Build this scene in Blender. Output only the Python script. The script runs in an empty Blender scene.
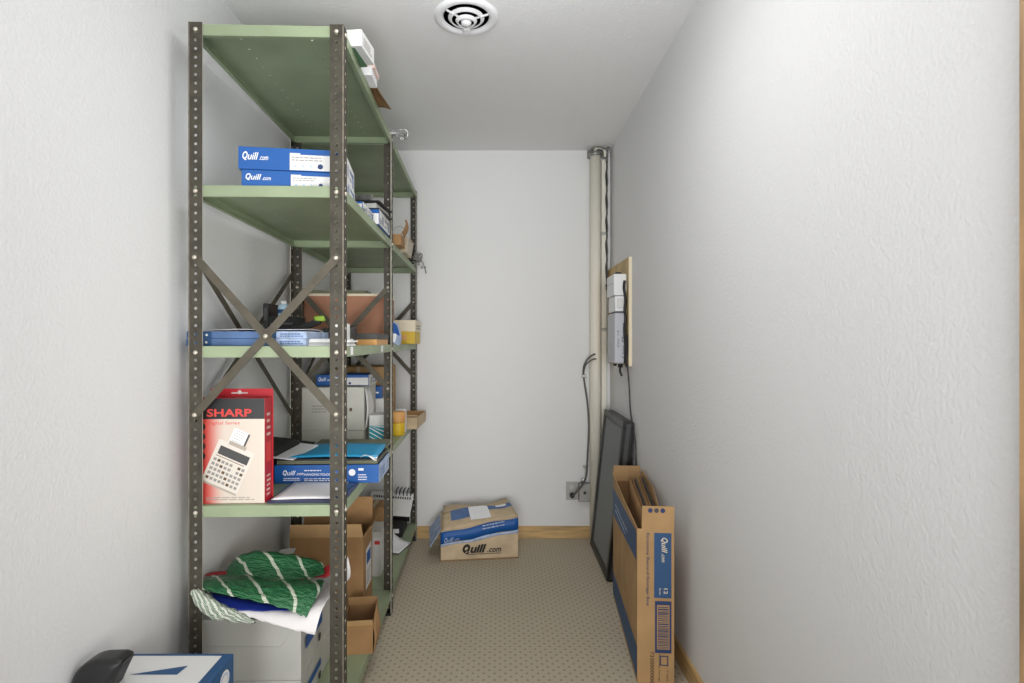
import bpy, bmesh, math, random
from mathutils import Vector, Matrix, noise
random.seed(7)
scene = bpy.context.scene
COL = scene.collection
PI = math.pi

# ------------------------------------------------------------------ materials
def lin(c):
    r = []
    for v in c[:3]:
        v = v / 255.0
        r.append(v / 12.92 if v <= 0.04045 else ((v + 0.055) / 1.055) ** 2.4)
    return (r[0], r[1], r[2], 1.0)

MATS = {}
def mat(name, rgb, rough=0.6, metal=0.0, var=0.0, vscale=12.0, bump=0.0, bscale=60.0, rgb2=None,
        alpha=1.0, trans=0.0, stretch=None, spec=0.5):
    if name in MATS: return MATS[name]
    m = bpy.data.materials.new(name); m.use_nodes = True
    nt = m.node_tree; b = nt.nodes['Principled BSDF']
    b.inputs['Base Color'].default_value = lin(rgb)
    b.inputs['Roughness'].default_value = rough
    b.inputs['Metallic'].default_value = metal
    b.inputs['Specular IOR Level'].default_value = spec
    if trans: b.inputs['Transmission Weight'].default_value = trans
    if alpha < 1: b.inputs['Alpha'].default_value = alpha
    if var > 0 or bump > 0:
        tc = nt.nodes.new('ShaderNodeTexCoord')
        src = tc.outputs['Object']
        if stretch:
            mp = nt.nodes.new('ShaderNodeMapping'); mp.inputs['Scale'].default_value = stretch
            nt.links.new(src, mp.inputs['Vector']); src = mp.outputs['Vector']
        if var > 0:
            n = nt.nodes.new('ShaderNodeTexNoise'); n.inputs['Scale'].default_value = vscale
            n.inputs['Detail'].default_value = 6
            nt.links.new(src, n.inputs['Vector'])
            mx = nt.nodes.new('ShaderNodeMix'); mx.data_type = 'RGBA'
            c2 = rgb2 if rgb2 else [max(0, v * (1 - var)) for v in rgb]
            c1 = [min(255, v * (1 + var * 0.25)) for v in rgb] if not rgb2 else rgb
            mx.inputs[6].default_value = lin(c1); mx.inputs[7].default_value = lin(c2)
            rp = nt.nodes.new('ShaderNodeValToRGB')
            rp.color_ramp.elements[0].position = 0.35; rp.color_ramp.elements[1].position = 0.75
            nt.links.new(n.outputs['Fac'], rp.inputs['Fac'])
            nt.links.new(rp.outputs['Color'], mx.inputs[0])
            nt.links.new(mx.outputs[2], b.inputs['Base Color'])
        if bump > 0:
            n2 = nt.nodes.new('ShaderNodeTexNoise'); n2.inputs['Scale'].default_value = bscale
            n2.inputs['Detail'].default_value = 3
            nt.links.new(tc.outputs['Object'], n2.inputs['Vector'])
            bp = nt.nodes.new('ShaderNodeBump'); bp.inputs['Strength'].default_value = bump
            bp.inputs['Distance'].default_value = 0.01
            nt.links.new(n2.outputs['Fac'], bp.inputs['Height'])
            nt.links.new(bp.outputs['Normal'], b.inputs['Normal'])
    MATS[name] = m
    return m

M_wall = mat('orange_peel_paint', (231, 231, 231), 0.85, bump=0.19, bscale=115, spec=0.2)
M_wallb = mat('back_wall_paint', (231, 231, 230), 0.85, bump=0.08, bscale=110, spec=0.2)
M_ceil = mat('textured_ceiling_paint', (238, 238, 238), 0.9, bump=0.2, bscale=80, spec=0.1)
M_wood = mat('honey_oak_trim', (204, 170, 116), 0.45, var=0.18, vscale=9, stretch=(6, .6, 6))
M_woodb = mat('honey_oak_trim_back', (204, 170, 116), 0.45, var=0.18, vscale=9, stretch=(.6, 6, 6))
M_woodv = mat('honey_oak_casing', (186, 150, 110), 0.45, var=0.2, vscale=9, stretch=(8, 8, .6))
M_ply = mat('plywood', (206, 178, 122), 0.6, var=0.25, vscale=7, stretch=(1, 8, 1.2))
M_plyedge = mat('plywood_edge', (235, 222, 196), 0.7)
M_post = mat('olive_grey_steel', (68, 63, 52), 0.6, 0.12, var=0.28, vscale=26)
M_postedge = mat('pale_steel_edge', (120, 113, 100), 0.6, 0.1, var=.3, vscale=40)
M_rim = mat('hole_rim_painted_light', (196, 191, 176), 0.5)  # pale colour stands in for light showing through the post holes
M_brace = mat('olive_grey_brace', (84, 78, 65), 0.6, 0.1, var=0.2, vscale=20)
M_green = mat('sage_green_enamel', (150, 164, 132), 0.45, 0.0, var=0.10, vscale=5)
M_bolt = mat('zinc_bolt', (205, 198, 184), 0.35, 0.5)
M_card = mat('kraft_cardboard', (186, 149, 103), 0.8, var=0.10, vscale=7)
M_card2 = mat('brown_cardboard', (164, 126, 84), 0.85, var=0.12, vscale=8)
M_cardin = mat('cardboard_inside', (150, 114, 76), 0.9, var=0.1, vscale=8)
M_cardlt = mat('pale_cardboard', (206, 184, 152), 0.85, var=0.12, vscale=9)
M_white = mat('white_card', (222, 222, 220), 0.6)
M_paper = mat('white_paper', (240, 240, 242), 0.7)
M_grey = mat('light_grey_card', (196, 196, 190), 0.7, var=.05, vscale=6)
M_offw = mat('offwhite_carton', (206, 205, 196), 0.75, var=.06, vscale=6)
M_qblue = mat('bright_blue_print', (10, 84, 158), 0.5)
M_dblue = mat('dark_blue_print', (42, 82, 126), 0.55)
M_navy = mat('navy_print', (36, 58, 104), 0.55)
M_sblue = mat('slate_blue_card', (84, 114, 160), 0.55, var=.12, vscale=14)
M_lblue = mat('pale_blue_print', (176, 194, 226), 0.5, var=.2, vscale=30)
M_teal = mat('teal_folder', (38, 152, 200), 0.5, var=.06, vscale=8)
M_tealp = mat('teal_print', (30, 158, 176), 0.5)
M_black = mat('black_plastic', (26, 26, 26), 0.5)
M_blackm = mat('black_mat', (34, 35, 34), 0.8)
M_rubber = mat('black_vinyl', (30, 30, 31), 0.42, bump=.05, bscale=200)
M_ink = mat('black_ink', (38, 34, 30), 0.7)
M_gink = mat('grey_ink', (150, 146, 142), 0.7)
M_bink = mat('brown_ink', (96, 74, 52), 0.7)
M_red = mat('red_print', (178, 26, 40), 0.45)
M_redt = mat('red_lettering', (214, 66, 60), 0.5)
M_olive = mat('olive_folder', (112, 114, 92), 0.7)
M_dgrey = mat('dark_grey', (72, 72, 72), 0.6)
M_mesh = mat('grey_screen_mesh', (134, 137, 137), 0.8, bump=.1, bscale=300)
M_frame = mat('dark_aluminium', (34, 34, 33), 0.38, 0.2)
M_lime = mat('lime_green', (134, 170, 44), 0.5)
M_terra = mat('terracotta_board', (174, 124, 98), 0.8, var=.1, vscale=7)
M_cream = mat('cream_edge', (232, 220, 196), 0.7)
M_yell = mat('mustard_yellow', (214, 178, 40), 0.5)
M_orng = mat('orange_tan', (214, 160, 96), 0.5)
M_pvc = mat('cream_pvc', (236, 231, 217), 0.5)
M_dev = mat('device_white', (236, 237, 238), 0.45)
M_devg = mat('device_grey', (192, 193, 200), 0.5)
M_steel = mat('galvanised_steel', (150, 150, 146), 0.4, 0.6, var=.25, vscale=40)
M_chrome = mat('chrome', (210, 210, 210), 0.18, 0.95)
M_plate = mat('steel_plate', (176, 174, 168), 0.4, 0.4)
M_vent = mat('vent_enamel', (240, 240, 242), 0.45)
M_dark = mat('vent_painted_shade', (118, 120, 130), 0.9)
M_wwrap = mat('white_wrap_paper', (234, 230, 230), 0.6, bump=.25, bscale=22)
M_redw = mat('red_tissue', (170, 40, 46), 0.6)
M_bluew = mat('royal_blue_tissue', (28, 48, 140), 0.5)
M_pink = mat('pink_paper', (226, 200, 190), 0.7)
M_clear = mat('clear_plastic', (222, 206, 180), 0.25, alpha=0.55)
M_cordg = mat('grey_cord', (92, 90, 86), 0.5)

def carpet_material():
    m = bpy.data.materials.new('beige_pin_dot_carpet'); m.use_nodes = True
    nt = m.node_tree; b = nt.nodes['Principled BSDF']; N = nt.nodes.new; L = nt.links.new
    b.inputs['Roughness'].default_value = 0.95; b.inputs['Specular IOR Level'].default_value = 0.1
    tc = N('ShaderNodeTexCoord'); sp = N('ShaderNodeSeparateXYZ'); L(tc.outputs['Object'], sp.inputs[0])
    def mth(op, a, c=None):
        n = N('ShaderNodeMath'); n.operation = op
        for i, v in enumerate((a, c)):
            if v is None: continue
            if isinstance(v, (int, float)): n.inputs[i].default_value = v
            else: L(v, n.inputs[i])
        return n.outputs[0]
    p = 0.0285
    u = mth('MULTIPLY', mth('ADD', sp.outputs[0], sp.outputs[1]), 0.7071 / p)
    v = mth('MULTIPLY', mth('SUBTRACT', sp.outputs[0], sp.outputs[1]), 0.7071 / p)
    fu = mth('SUBTRACT', mth('FRACT', u), 0.5); fv = mth('SUBTRACT', mth('FRACT', v), 0.5)
    d = mth('SQRT', mth('ADD', mth('MULTIPLY', fu, fu), mth('MULTIPLY', fv, fv)))
    rp = N('ShaderNodeValToRGB'); L(d, rp.inputs[0])
    rp.color_ramp.elements[0].position = 0.11; rp.color_ramp.elements[0].color = (1, 1, 1, 1)
    rp.color_ramp.elements[1].position = 0.21; rp.color_ramp.elements[1].color = (0, 0, 0, 1)
    n = N('ShaderNodeTexNoise'); n.inputs['Scale'].default_value = 3; n.inputs['Detail'].default_value = 4
    L(tc.outputs['Object'], n.inputs['Vector'])
    n2 = N('ShaderNodeTexNoise'); n2.inputs['Scale'].default_value = 260; L(tc.outputs['Object'], n2.inputs['Vector'])
    mx0 = N('ShaderNodeMix'); mx0.data_type = 'RGBA'; L(n.outputs['Fac'], mx0.inputs[0])
    mx0.inputs[6].default_value = lin((200, 189, 168)); mx0.inputs[7].default_value = lin((188, 177, 156))
    mx = N('ShaderNodeMix'); mx.data_type = 'RGBA'; L(rp.outputs[0], mx.inputs[0])
    L(mx0.outputs[2], mx.inputs[6]); mx.inputs[7].default_value = lin((152, 139, 118))
    L(mx.outputs[2], b.inputs['Base Color'])
    bp = N('ShaderNodeBump'); bp.inputs['Strength'].default_value = .4; bp.inputs['Distance'].default_value = .004
    L(n2.outputs['Fac'], bp.inputs['Height']); L(bp.outputs['Normal'], b.inputs['Normal'])
    return m
M_carpet = carpet_material()

def wrap_material(name, base, base2, stripe, period, width, slant, leaf=True):
    m = bpy.data.materials.new(name); m.use_nodes = True
    nt = m.node_tree; b = nt.nodes['Principled BSDF']; N = nt.nodes.new; L = nt.links.new
    b.inputs['Roughness'].default_value = 0.32
    uv = N('ShaderNodeUVMap'); sp = N('ShaderNodeSeparateXYZ'); L(uv.outputs[0], sp.inputs[0])
    def mth(op, a, c=None):
        n = N('ShaderNodeMath'); n.operation = op
        for i, v in enumerate((a, c)):
            if v is None: continue
            if isinstance(v, (int, float)): n.inputs[i].default_value = v
            else: L(v, n.inputs[i])
        return n.outputs[0]
    s = mth('ADD', sp.outputs[0], mth('MULTIPLY', sp.outputs[1], slant))
    f = mth('FRACT', mth('DIVIDE', s, period))
    st = mth('LESS_THAN', f, width)
    w = N('ShaderNodeTexWave'); w.inputs['Scale'].default_value = 9; w.inputs['Distortion'].default_value = 9
    w.inputs['Detail'].default_value = 3; w.bands_direction = 'Y'
    L(uv.outputs[0], w.inputs['Vector'])
    rp = N('ShaderNodeValToRGB'); L(w.outputs['Fac'], rp.inputs[0])
    rp.color_ramp.elements[0].position = .25; rp.color_ramp.elements[1].position = .8
    mx0 = N('ShaderNodeMix'); mx0.data_type = 'RGBA'; L(rp.outputs[0], mx0.inputs[0])
    mx0.inputs[6].default_value = lin(base); mx0.inputs[7].default_value = lin(base2)
    mx = N('ShaderNodeMix'); mx.data_type = 'RGBA'; L(st, mx.inputs[0])
    L(mx0.outputs[2], mx.inputs[6]); mx.inputs[7].default_value = lin(stripe)
    L(mx.outputs[2], b.inputs['Base Color'])
    n = N('ShaderNodeTexNoise'); n.inputs['Scale'].default_value = 14; L(uv.outputs[0], n.inputs['Vector'])
    bp = N('ShaderNodeBump'); bp.inputs['Strength'].default_value = .5; bp.inputs['Distance'].default_value = .02
    L(n.outputs['Fac'], bp.inputs['Height']); L(bp.outputs['Normal'], b.inputs['Normal'])
    return m
M_wrapg = wrap_material('green_foil_wrap', (26, 84, 52), (66, 128, 84), (206, 212, 192), .27, .13, .22)
M_wrapl = wrap_material('leafy_white_wrap', (34, 92, 54), (206, 214, 196), (222, 224, 214), .16, .42, .9)

def gradient_material(name, c1, c2, x0, x1):
    m = bpy.data.materials.new(name); m.use_nodes = True
    nt = m.node_tree; b = nt.nodes['Principled BSDF']; N = nt.nodes.new; L = nt.links.new
    b.inputs['Roughness'].default_value = .45
    tc = N('ShaderNodeTexCoord'); sp = N('ShaderNodeSeparateXYZ'); L(tc.outputs['Object'], sp.inputs[0])
    mr = N('ShaderNodeMapRange'); mr.inputs['From Min'].default_value = x0; mr.inputs['From Max'].default_value = x1
    mr.interpolation_type = 'SMOOTHSTEP'
    L(sp.outputs[0], mr.inputs['Value'])
    mx = N('ShaderNodeMix'); mx.data_type = 'RGBA'; L(mr.outputs[0], mx.inputs[0])
    mx.inputs[6].default_value = lin(c1); mx.inputs[7].default_value = lin(c2)
    L(mx.outputs[2], b.inputs['Base Color'])
    return m

# ------------------------------------------------------------------ mesh builder
TXT = {}
def text_geo(s, shear=0.0, bold=0.0):
    key = (s, shear, bold)
    if key in TXT: return TXT[key]
    cu = bpy.data.curves.new('lettering_curve', 'FONT'); cu.body = s; cu.size = 1.0
    cu.shear = shear; cu.offset = bold; cu.resolution_u = 3
    ob = bpy.data.objects.new('lettering_curve', cu); COL.objects.link(ob)
    bpy.context.view_layer.update()
    dg = bpy.context.evaluated_depsgraph_get()
    me = bpy.data.meshes.new_from_object(ob.evaluated_get(dg))
    vs = [tuple(v.co) for v in me.vertices]; fs = [tuple(p.vertices) for p in me.polygons]
    bpy.data.objects.remove(ob); bpy.data.curves.remove(cu); bpy.data.meshes.remove(me)
    x0 = min(v[0] for v in vs); x1 = max(v[0] for v in vs); y0 = min(v[1] for v in vs); y1 = max(v[1] for v in vs)
    TXT[key] = (vs, fs, x0, x1, y0, y1)
    return TXT[key]

class MB:
    def __init__(self): self.v = []; self.f = []; self.m = []; self.uv = None
    def poly(self, pts, m=0):
        i = len(self.v); self.v += [tuple(p) for p in pts]
        self.f.append(tuple(range(i, i + len(pts)))); self.m.append(m); return self
    def hexa(self, p, m=0):          # 8 corners: bottom 0-3 ccw, top 4-7 ccw
        i = len(self.v); self.v += [tuple(q) for q in p]
        for f in ((3, 2, 1, 0), (4, 5, 6, 7), (0, 1, 5, 4), (1, 2, 6, 5), (2, 3, 7, 6), (3, 0, 4, 7)):
            self.f.append(tuple(i + k for k in f)); self.m.append(m)
        return self
    def box(self, x0, x1, y0, y1, z0, z1, m=0):
        return self.hexa([(x0, y0, z0), (x1, y0, z0), (x1, y1, z0), (x0, y1, z0),
                          (x0, y0, z1), (x1, y0, z1), (x1, y1, z1), (x0, y1, z1)], m)
    def bar(self, a, b, w, t, n, m=0):   # flat bar from a to b; n = face normal
        a = Vector(a); b = Vector(b); n = Vector(n).normalized(); d = (b - a).normalized()
        s = d.cross(n).normalized() * w / 2; k = n * t
        return self.hexa([a - s, b - s, b + s, a + s, a - s + k, b - s + k, b + s + k, a + s + k], m)
    def slab(self, pts, nrm, t, m=0):    # a polygon given thickness t along nrm
        n = Vector(nrm).normalized() * t
        p = [Vector(q) for q in pts]; q = [v + n for v in p]; k = len(p)
        self.poly(list(reversed(p)), m); self.poly(q, m)
        for i in range(k):
            j = (i + 1) % k
            self.poly([p[i], p[j], q[j], q[i]], m)
        return self
    def ring(self, c, axis, r, n, m=0): pass
    def tube(self, pts, r, n=8, m=0, smooth=True, closed=False):
        P = [Vector(p) for p in pts]
        if smooth and len(P) > 2:
            Q = []
            for i in range(len(P) - 1):
                p0 = P[max(i - 1, 0)]; p1 = P[i]; p2 = P[i + 1]; p3 = P[min(i + 2, len(P) - 1)]
                for k in range(5):
                    t = k / 5
                    Q.append(0.5 * ((2 * p1) + (-p0 + p2) * t + (2 * p0 - 5 * p1 + 4 * p2 - p3) * t * t + (-p0 + 3 * p1 - 3 * p2 + p3) * t ** 3))
            Q.append(P[-1]); P = Q
        base = len(self.v); up = Vector((0.31, 0.17, 0.93))
        for i, p in enumerate(P):
            d = (P[min(i + 1, len(P) - 1)] - P[max(i - 1, 0)])
            if d.length < 1e-9: d = Vector((0, 0, 1))
            d.normalize()
            a = d.cross(up)
            if a.length < .05: a = d.cross(Vector((1, 0, 0)))
            a.normalize(); b = d.cross(a)
            for k in range(n):
                t = 2 * PI * k / n
                self.v.append(tuple(p + (a * math.cos(t) + b * math.sin(t)) * r))
        for i in range(len(P) - 1):
            for k in range(n):
                k2 = (k + 1) % n
                self.f.append((base + i * n + k, base + i * n + k2, base + (i + 1) * n + k2, base + (i + 1) * n + k)); self.m.append(m)
        self.f.append(tuple(base + k for k in range(n))); self.m.append(m)
        self.f.append(tuple(base + (len(P) - 1) * n + k for k in reversed(range(n)))); self.m.append(m)
        return self
    def lathe(self, prof, c=(0, 0, 0), axis='Z', n=24, m=0, cap=True):   # prof: list of (r, h)
        base = len(self.v); c = Vector(c)
        for r, h in prof:
            for k in range(n):
                t = 2 * PI * k / n; a, b = r * math.cos(t), r * math.sin(t)
                p = {'Z': (a, b, h), 'Y': (a, h, b), 'X': (h, a, b)}[axis]
                self.v.append(tuple(c + Vector(p)))
        for i in range(len(prof) - 1):
            for k in range(n):
                k2 = (k + 1) % n
                self.f.append((base + i * n + k, base + i * n + k2, base + (i + 1) * n + k2, base + (i + 1) * n + k)); self.m.append(m)
        if cap:
            if prof[0][0] > 1e-6: self.f.append(tuple(base + k for k in reversed(range(n)))); self.m.append(m)
            if prof[-1][0] > 1e-6: self.f.append(tuple(base + (len(prof) - 1) * n + k for k in range(n))); self.m.append(m)
        return self
    def disc(self, o, u, v, r, n=20, m=0, lift=.0006):
        u = Vector(u); v = Vector(v); o = Vector(o) + u.cross(v).normalized() * lift
        return self.poly([o + u * (r * math.cos(2 * PI * k / n)) + v * (r * math.sin(2 * PI * k / n)) for k in range(n)], m)
    def patch(self, o, u, v, w, h, m=0, lift=.0006):
        u = Vector(u); v = Vector(v); o = Vector(o) + u.cross(v).normalized() * lift
        return self.poly([o, o + u * w, o + u * w + v * h, o + v * h], m)
    def text(self, s, o, u, v, w, h, m=0, shear=0.0, bold=0.0, lift=.0011):
        vs, fs, x0, x1, y0, y1 = text_geo(s, shear, bold)
        u = Vector(u); v = Vector(v); o = Vector(o) + u.cross(v).normalized() * lift
        i = len(self.v)
        for p in vs:
            self.v.append(tuple(o + u * ((p[0] - x0) / (x1 - x0) * w) + v * ((p[1] - y0) / (y1 - y0) * h)))
        for f in fs: self.f.append(tuple(i + k for k in f)); self.m.append(m)
        return self
    def holed(self, o, u, v, w, L, pitch, r, m=0, start=None, ns=8):   # strip w along u, L along v, a row of round holes
        o = Vector(o); u = Vector(u); v = Vector(v)
        n = int(L / pitch + 1e-6); off = 0.0
        def P(a, b): return o + u * a + v * b
        pts = [(math.cos(2 * PI * (k + .0) / 8), math.sin(2 * PI * (k + .0) / 8)) for k in range(8)]
        for i in range(n):
            b0 = i * pitch; b1 = (i + 1) * pitch; cx, cy = w / 2, (b0 + b1) / 2
            rim = [(w, cy), (w, b1), (cx, b1), (0, b1), (0, cy), (0, b0), (cx, b0), (w, b0)]
            base = len(self.v)
            self.v += [tuple(P(*q)) for q in rim] + [tuple(P(cx + r * c, cy + r * s)) for c, s in pts]
            for k in range(8):
                k2 = (k + 1) % 8
                self.f.append((base + k, base + k2, base + 8 + k2, base + 8 + k)); self.m.append(m)
        if L - n * pitch > 1e-4: self.poly([P(0, n * pitch), P(w, n * pitch), P(w, L), P(0, L)], m)
        return self
    def grid(self, fn, nx, ny, m=0):
        base = len(self.v)
        if self.uv is None: self.uv = {}
        for j in range(ny + 1):
            for i in range(nx + 1):
                self.uv[len(self.v)] = (i / nx, j / ny)
                self.v.append(tuple(fn(i / nx, j / ny)))
        for j in range(ny):
            for i in range(nx):
                a = base + j * (nx + 1) + i
                self.f.append((a, a + 1, a + nx + 2, a + nx + 1)); self.m.append(m)
        return self
    def build(self, name, mats, parent=None, smooth=False, bevel=0.0, solid=0.0, subsurf=0, loc=None, rot=None):
        me = bpy.data.meshes.new(name)
        me.from_pydata(self.v, [], self.f)
        if not isinstance(mats, (list, tuple)): mats = [mats]
        for q in mats: me.materials.append(q)
        for p, k in zip(me.polygons, self.m): p.material_index = k; p.use_smooth = smooth
        if self.uv:
            l = me.uv_layers.new(name='UVMap')
            for lp in me.loops:
                l.data[lp.index].uv = self.uv.get(lp.vertex_index, (0, 0))
        me.update()
        o = bpy.data.objects.new(name, me); COL.objects.link(o)
        if parent: o.parent = parent
        if loc: o.location = loc
        if rot: o.rotation_euler = rot
        if solid:
            md = o.modifiers.new('thickness', 'SOLIDIFY'); md.thickness = solid; md.offset = 0
        if bevel:
            md = o.modifiers.new('soft_edges', 'BEVEL'); md.width = bevel; md.segments = 2; md.limit_method = 'ANGLE'
        if subsurf:
            md = o.modifiers.new('smooth', 'SUBSURF'); md.levels = subsurf; md.render_levels = subsurf
        return o

X, Y, Z = Vector((1, 0, 0)), Vector((0, 1, 0)), Vector((0, 0, 1))
NX, NY, NZ = -X, -Y, -Z

def tag(o, label, cat, group=None, kind=None):
    o['label'] = label; o['category'] = cat
    if group: o['group'] = group
    if kind: o['kind'] = kind
    return o
def thing(name, label, cat, loc=(0, 0, 0), rotz=0.0, group=None, rot=None):
    o = bpy.data.objects.new(name, None); COL.objects.link(o)
    o.empty_display_size = .05
    o.location = loc; o.rotation_euler = rot if rot else (0, 0, rotz)
    return tag(o, label, cat, group)
def struct(name, mb, mats, **kw):
    o = mb.build(name, mats, **kw); o['kind'] = 'structure'; return o

# ------------------------------------------------------------------ dimensions
ROLL = 0.0
WL, WR, WB, CEIL = -0.977, 0.6935, 3.48, 2.44
FRONT = -0.9
_cr, _sr = math.cos(math.radians(-ROLL)), math.sin(math.radians(-ROLL))
def at(px, py, d):
    dx, dy = px - 512, py - 341.5
    x = _cr * dx + _sr * dy + 12; y = -_sr * dx + _cr * dy
    return Vector((x * d / 552, d, 1.236 - y * d / 552))
# ------------------------------------------------------------------ room shell
struct('floor', MB().box(WL - .1, WR + .1, FRONT, WB + .1, -.1, 0), M_carpet)
struct('ceiling', MB().box(WL - .1, WR + .1, FRONT, WB + .1, CEIL, CEIL + .1), M_ceil)
struct('wall_left', MB().box(WL - .1, WL, FRONT, WB + .1, 0, CEIL), M_wall)
struct('wall_right', MB().box(WR, WR + .1, FRONT, WB + .1, 0, CEIL), M_wall)
struct('wall_back', MB().box(WL, WR, WB, WB + .1, 0, CEIL), M_wallb)
struct('baseboard_back', MB().box(WL, WR, WB - .011, WB, 0, .07).box(WL, WR, WB - .008, WB, .07, .074), M_woodb)
struct('baseboard_right', MB().box(WR - .011, WR, .72, WB - .011, 0, .07).box(WR - .008, WR, .72, WB - .011, .07, .074), M_wood)
struct('trim_1', MB().box(WR - .018, WR, .63, .718, 0, 2.12).box(WR - .013, WR, .718, .722, 0, 2.12), M_woodv)

# ------------------------------------------------------------------ shelving unit
TH = math.radians(1.8)
SO = Vector((-0.9125, 1.62, 0)); SW = 0.4485; VB = (0.0, 0.893, 1.827); SB = VB[1]
SU = Vector((math.cos(TH), math.sin(TH), 0)); SV = Vector((-math.sin(TH), math.cos(TH), 0))
def SH(u, v, z=0): return SO + SU * u + SV * v + Z * z
LV = [0.10, 0.751, 1.2215, 1.6955, 2.170]
shelving = thing('shelving_unit', 'tall olive grey and green steel shelving of two joined bays along the left wall',
                 'shelving', SO, TH)
PH = 2.174; FL = 0.039
def make_post(u, v, su, sv, pa, pb):
    mb = MB()
    o = Vector((u, v, 0))
    mb.holed(o, X * su, Z, FL, PH, pa, .0047)
    mb.holed(o, Y * sv, Z, FL * (.62 if u == 0 and v == 0 else 1), PH, pb, .0047)
    # paler edge strip where the angle folds
    e = .0018
    mb.box(u - e * .5, u + e * .5, v - e * .5, v + e * .5, 0, PH, 1)
    ob = mb.build('post', [M_post, M_postedge, M_rim], shelving, solid=.003)
    ob.modifiers[0].material_offset_rim = 2
    foot = MB().box(min(u, u + su * .04) , max(u, u + su * .04), min(v, v + sv * .04), max(v, v + sv * .04), 0, .012)
    foot.build('foot', M_black, ob)
    return ob
for (u, v, su, sv, pa, pb) in ((0, 0, 1, 1, .0254, .0381), (SW, 0, -1, 1, .0254, .0381),
                               (0, SB, 1, -1, .0381, .0381), (SW, SB, -1, -1, .0381, .0381),
                               (0, VB[2], 1, -1, .0381, .0381), (SW, VB[2], -1, -1, .0381, .0381)):
    make_post(u, v, su, sv, pa, pb)
for bay in range(2):
    v0 = VB[bay] + .0035; v1 = VB[bay + 1] - .0035; u0, u1 = .0035, SW - .0035
    for z in LV:
        mb = MB(); w = .022; a, b = .105, SW - .105
        for (p, q) in ((u0, a), (a + w, b - w), (b, u1)):
            mb.poly([(p, v0, z), (q, v0, z), (q, v1, z), (p, v1, z)])
        for s in (a, b - w):
            mb.poly([(s, v0, z), (s + w, v0, z), (s + w, v0 + .05, z), (s, v0 + .05, z)])
            mb.holed((s, v0 + .05, z), X, Y, w, v1 - v0 - .05, .058, .0035)
        h = .032; r = .013
        mb.poly([(u0, v0, z), (u1, v0, z), (u1, v0, z - h), (u0, v0, z - h)])
        mb.poly([(u0, v1, z), (u1, v1, z), (u1, v1, z - h), (u0, v1, z - h)])
        mb.poly([(u0, v0, z), (u0, v1, z), (u0, v1, z - h), (u0, v0, z - h)])
        mb.poly([(u1, v0, z), (u1, v1, z), (u1, v1, z - h), (u1, v0, z - h)])
        mb.poly([(u0, v0, z - h), (u1, v0, z - h), (u1, v0 + r, z - h), (u0, v0 + r, z - h)])
        mb.poly([(u0, v1, z - h), (u1, v1, z - h), (u1, v1 - r, z - h), (u0, v1 - r, z - h)])
        mb.poly([(u0, v0, z - h), (u0 + r, v0, z - h), (u0 + r, v1, z - h), (u0, v1, z - h)])
        mb.poly([(u1, v0, z - h), (u1 - r, v0, z - h), (u1 - r, v1, z - h), (u1, v1, z - h)])
        so = mb.build('shelf', M_green, shelving, solid=.0012)
        if z == LV[2] and bay == 0:
            for vv, ww in ((.10, .035), (.62, .05), (.86, .03)):
                MB().patch((SW - .0028, vv, z - .028), Y, Z, ww, .026).build('sticker', M_paper, so)
def bolt(p, n):
    p = Vector(p); n = Vector(n)
    ax = 'Y' if abs(n.y) > .5 else 'X'; s = -1 if (n.y if ax == 'Y' else n.x) < 0 else 1
    MB().lathe([(.0066, 0), (.0066, s * .0025), (.0045, s * .0048), (.0001, s * .0056)], p, ax, 10).build('bolt', M_bolt, shelving, smooth=True)
for z in LV:
    for u in (.0195, SW - .0195):
        bolt((u, -.001, z - .018), NY)
    for v in (SB - .0195, VB[2] - .0195, .0195):
        bolt((SW + .001, v, z - .018), X)
for z in LV[1:]:
    bolt((SW - .0195, SB - .006, z - .018), NY); bolt((SW - .0195, VB[2] - .006, z - .018), NY)
def brace_x(v, za, zb, yo):
    for (ua, ub, off) in ((.0195, SW - .0195, 0), (SW - .0195, .0195, .0022)):
        a = Vector((ua, v - yo - off, za)); b = Vector((ub, v - yo - off, zb))
        d = (b - a).normalized() * .012
        MB().bar(a - d, b + d, .024, .002, NY).build('cross_brace', M_brace, shelving, bevel=.0006)
    for (u, z) in ((.0195, za), (SW - .0195, za), (.0195, zb), (SW - .0195, zb)):
        bolt((u, v - yo - .0045, z), NY)
    bolt((SW / 2, v - yo - .0045, (za + zb) / 2), NY)
brace_x(0, 1.482, 1.021, .0015)
brace_x(SB, 1.482, 1.021, .0045)
brace_x(VB[2], 1.482, 1.021, .0045)
for bay in range(2):
    a0 = VB[bay] + .02; a1 = VB[bay + 1] - .02
    for (za, zb, off) in ((1.50, 0.90, 0), (0.985, 1.545, .0022)):
        MB().bar((.002 + off, a0, za), (.002 + off, a1, zb), .024, .002, X).build('cross_brace', M_brace, shelving)

# ------------------------------------------------------------------ generic boxes
def carton_shell(w, d, h, t=.004, m=0, mi=1):
    """open-topped box, outside m, inside mi"""
    mb = MB()
    mb.box(0, w, 0, d, 0, t, m)
    for (x0, x1, y0, y1) in ((0, w, 0, t), (0, w, d - t, d), (0, t, t, d - t), (w - t, w, t, d - t)):
        mb.box(x0, x1, y0, y1, t, h, m)
    e = .0005
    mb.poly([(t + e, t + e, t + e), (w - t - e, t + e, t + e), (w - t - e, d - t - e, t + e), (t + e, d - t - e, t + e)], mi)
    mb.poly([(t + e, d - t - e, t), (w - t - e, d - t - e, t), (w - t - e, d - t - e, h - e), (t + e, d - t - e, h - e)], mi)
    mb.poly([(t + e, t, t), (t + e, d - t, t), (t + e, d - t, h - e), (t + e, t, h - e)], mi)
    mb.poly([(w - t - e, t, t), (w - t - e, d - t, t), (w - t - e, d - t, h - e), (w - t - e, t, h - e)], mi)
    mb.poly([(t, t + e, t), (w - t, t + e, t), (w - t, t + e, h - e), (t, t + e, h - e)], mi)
    return mb
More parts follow.
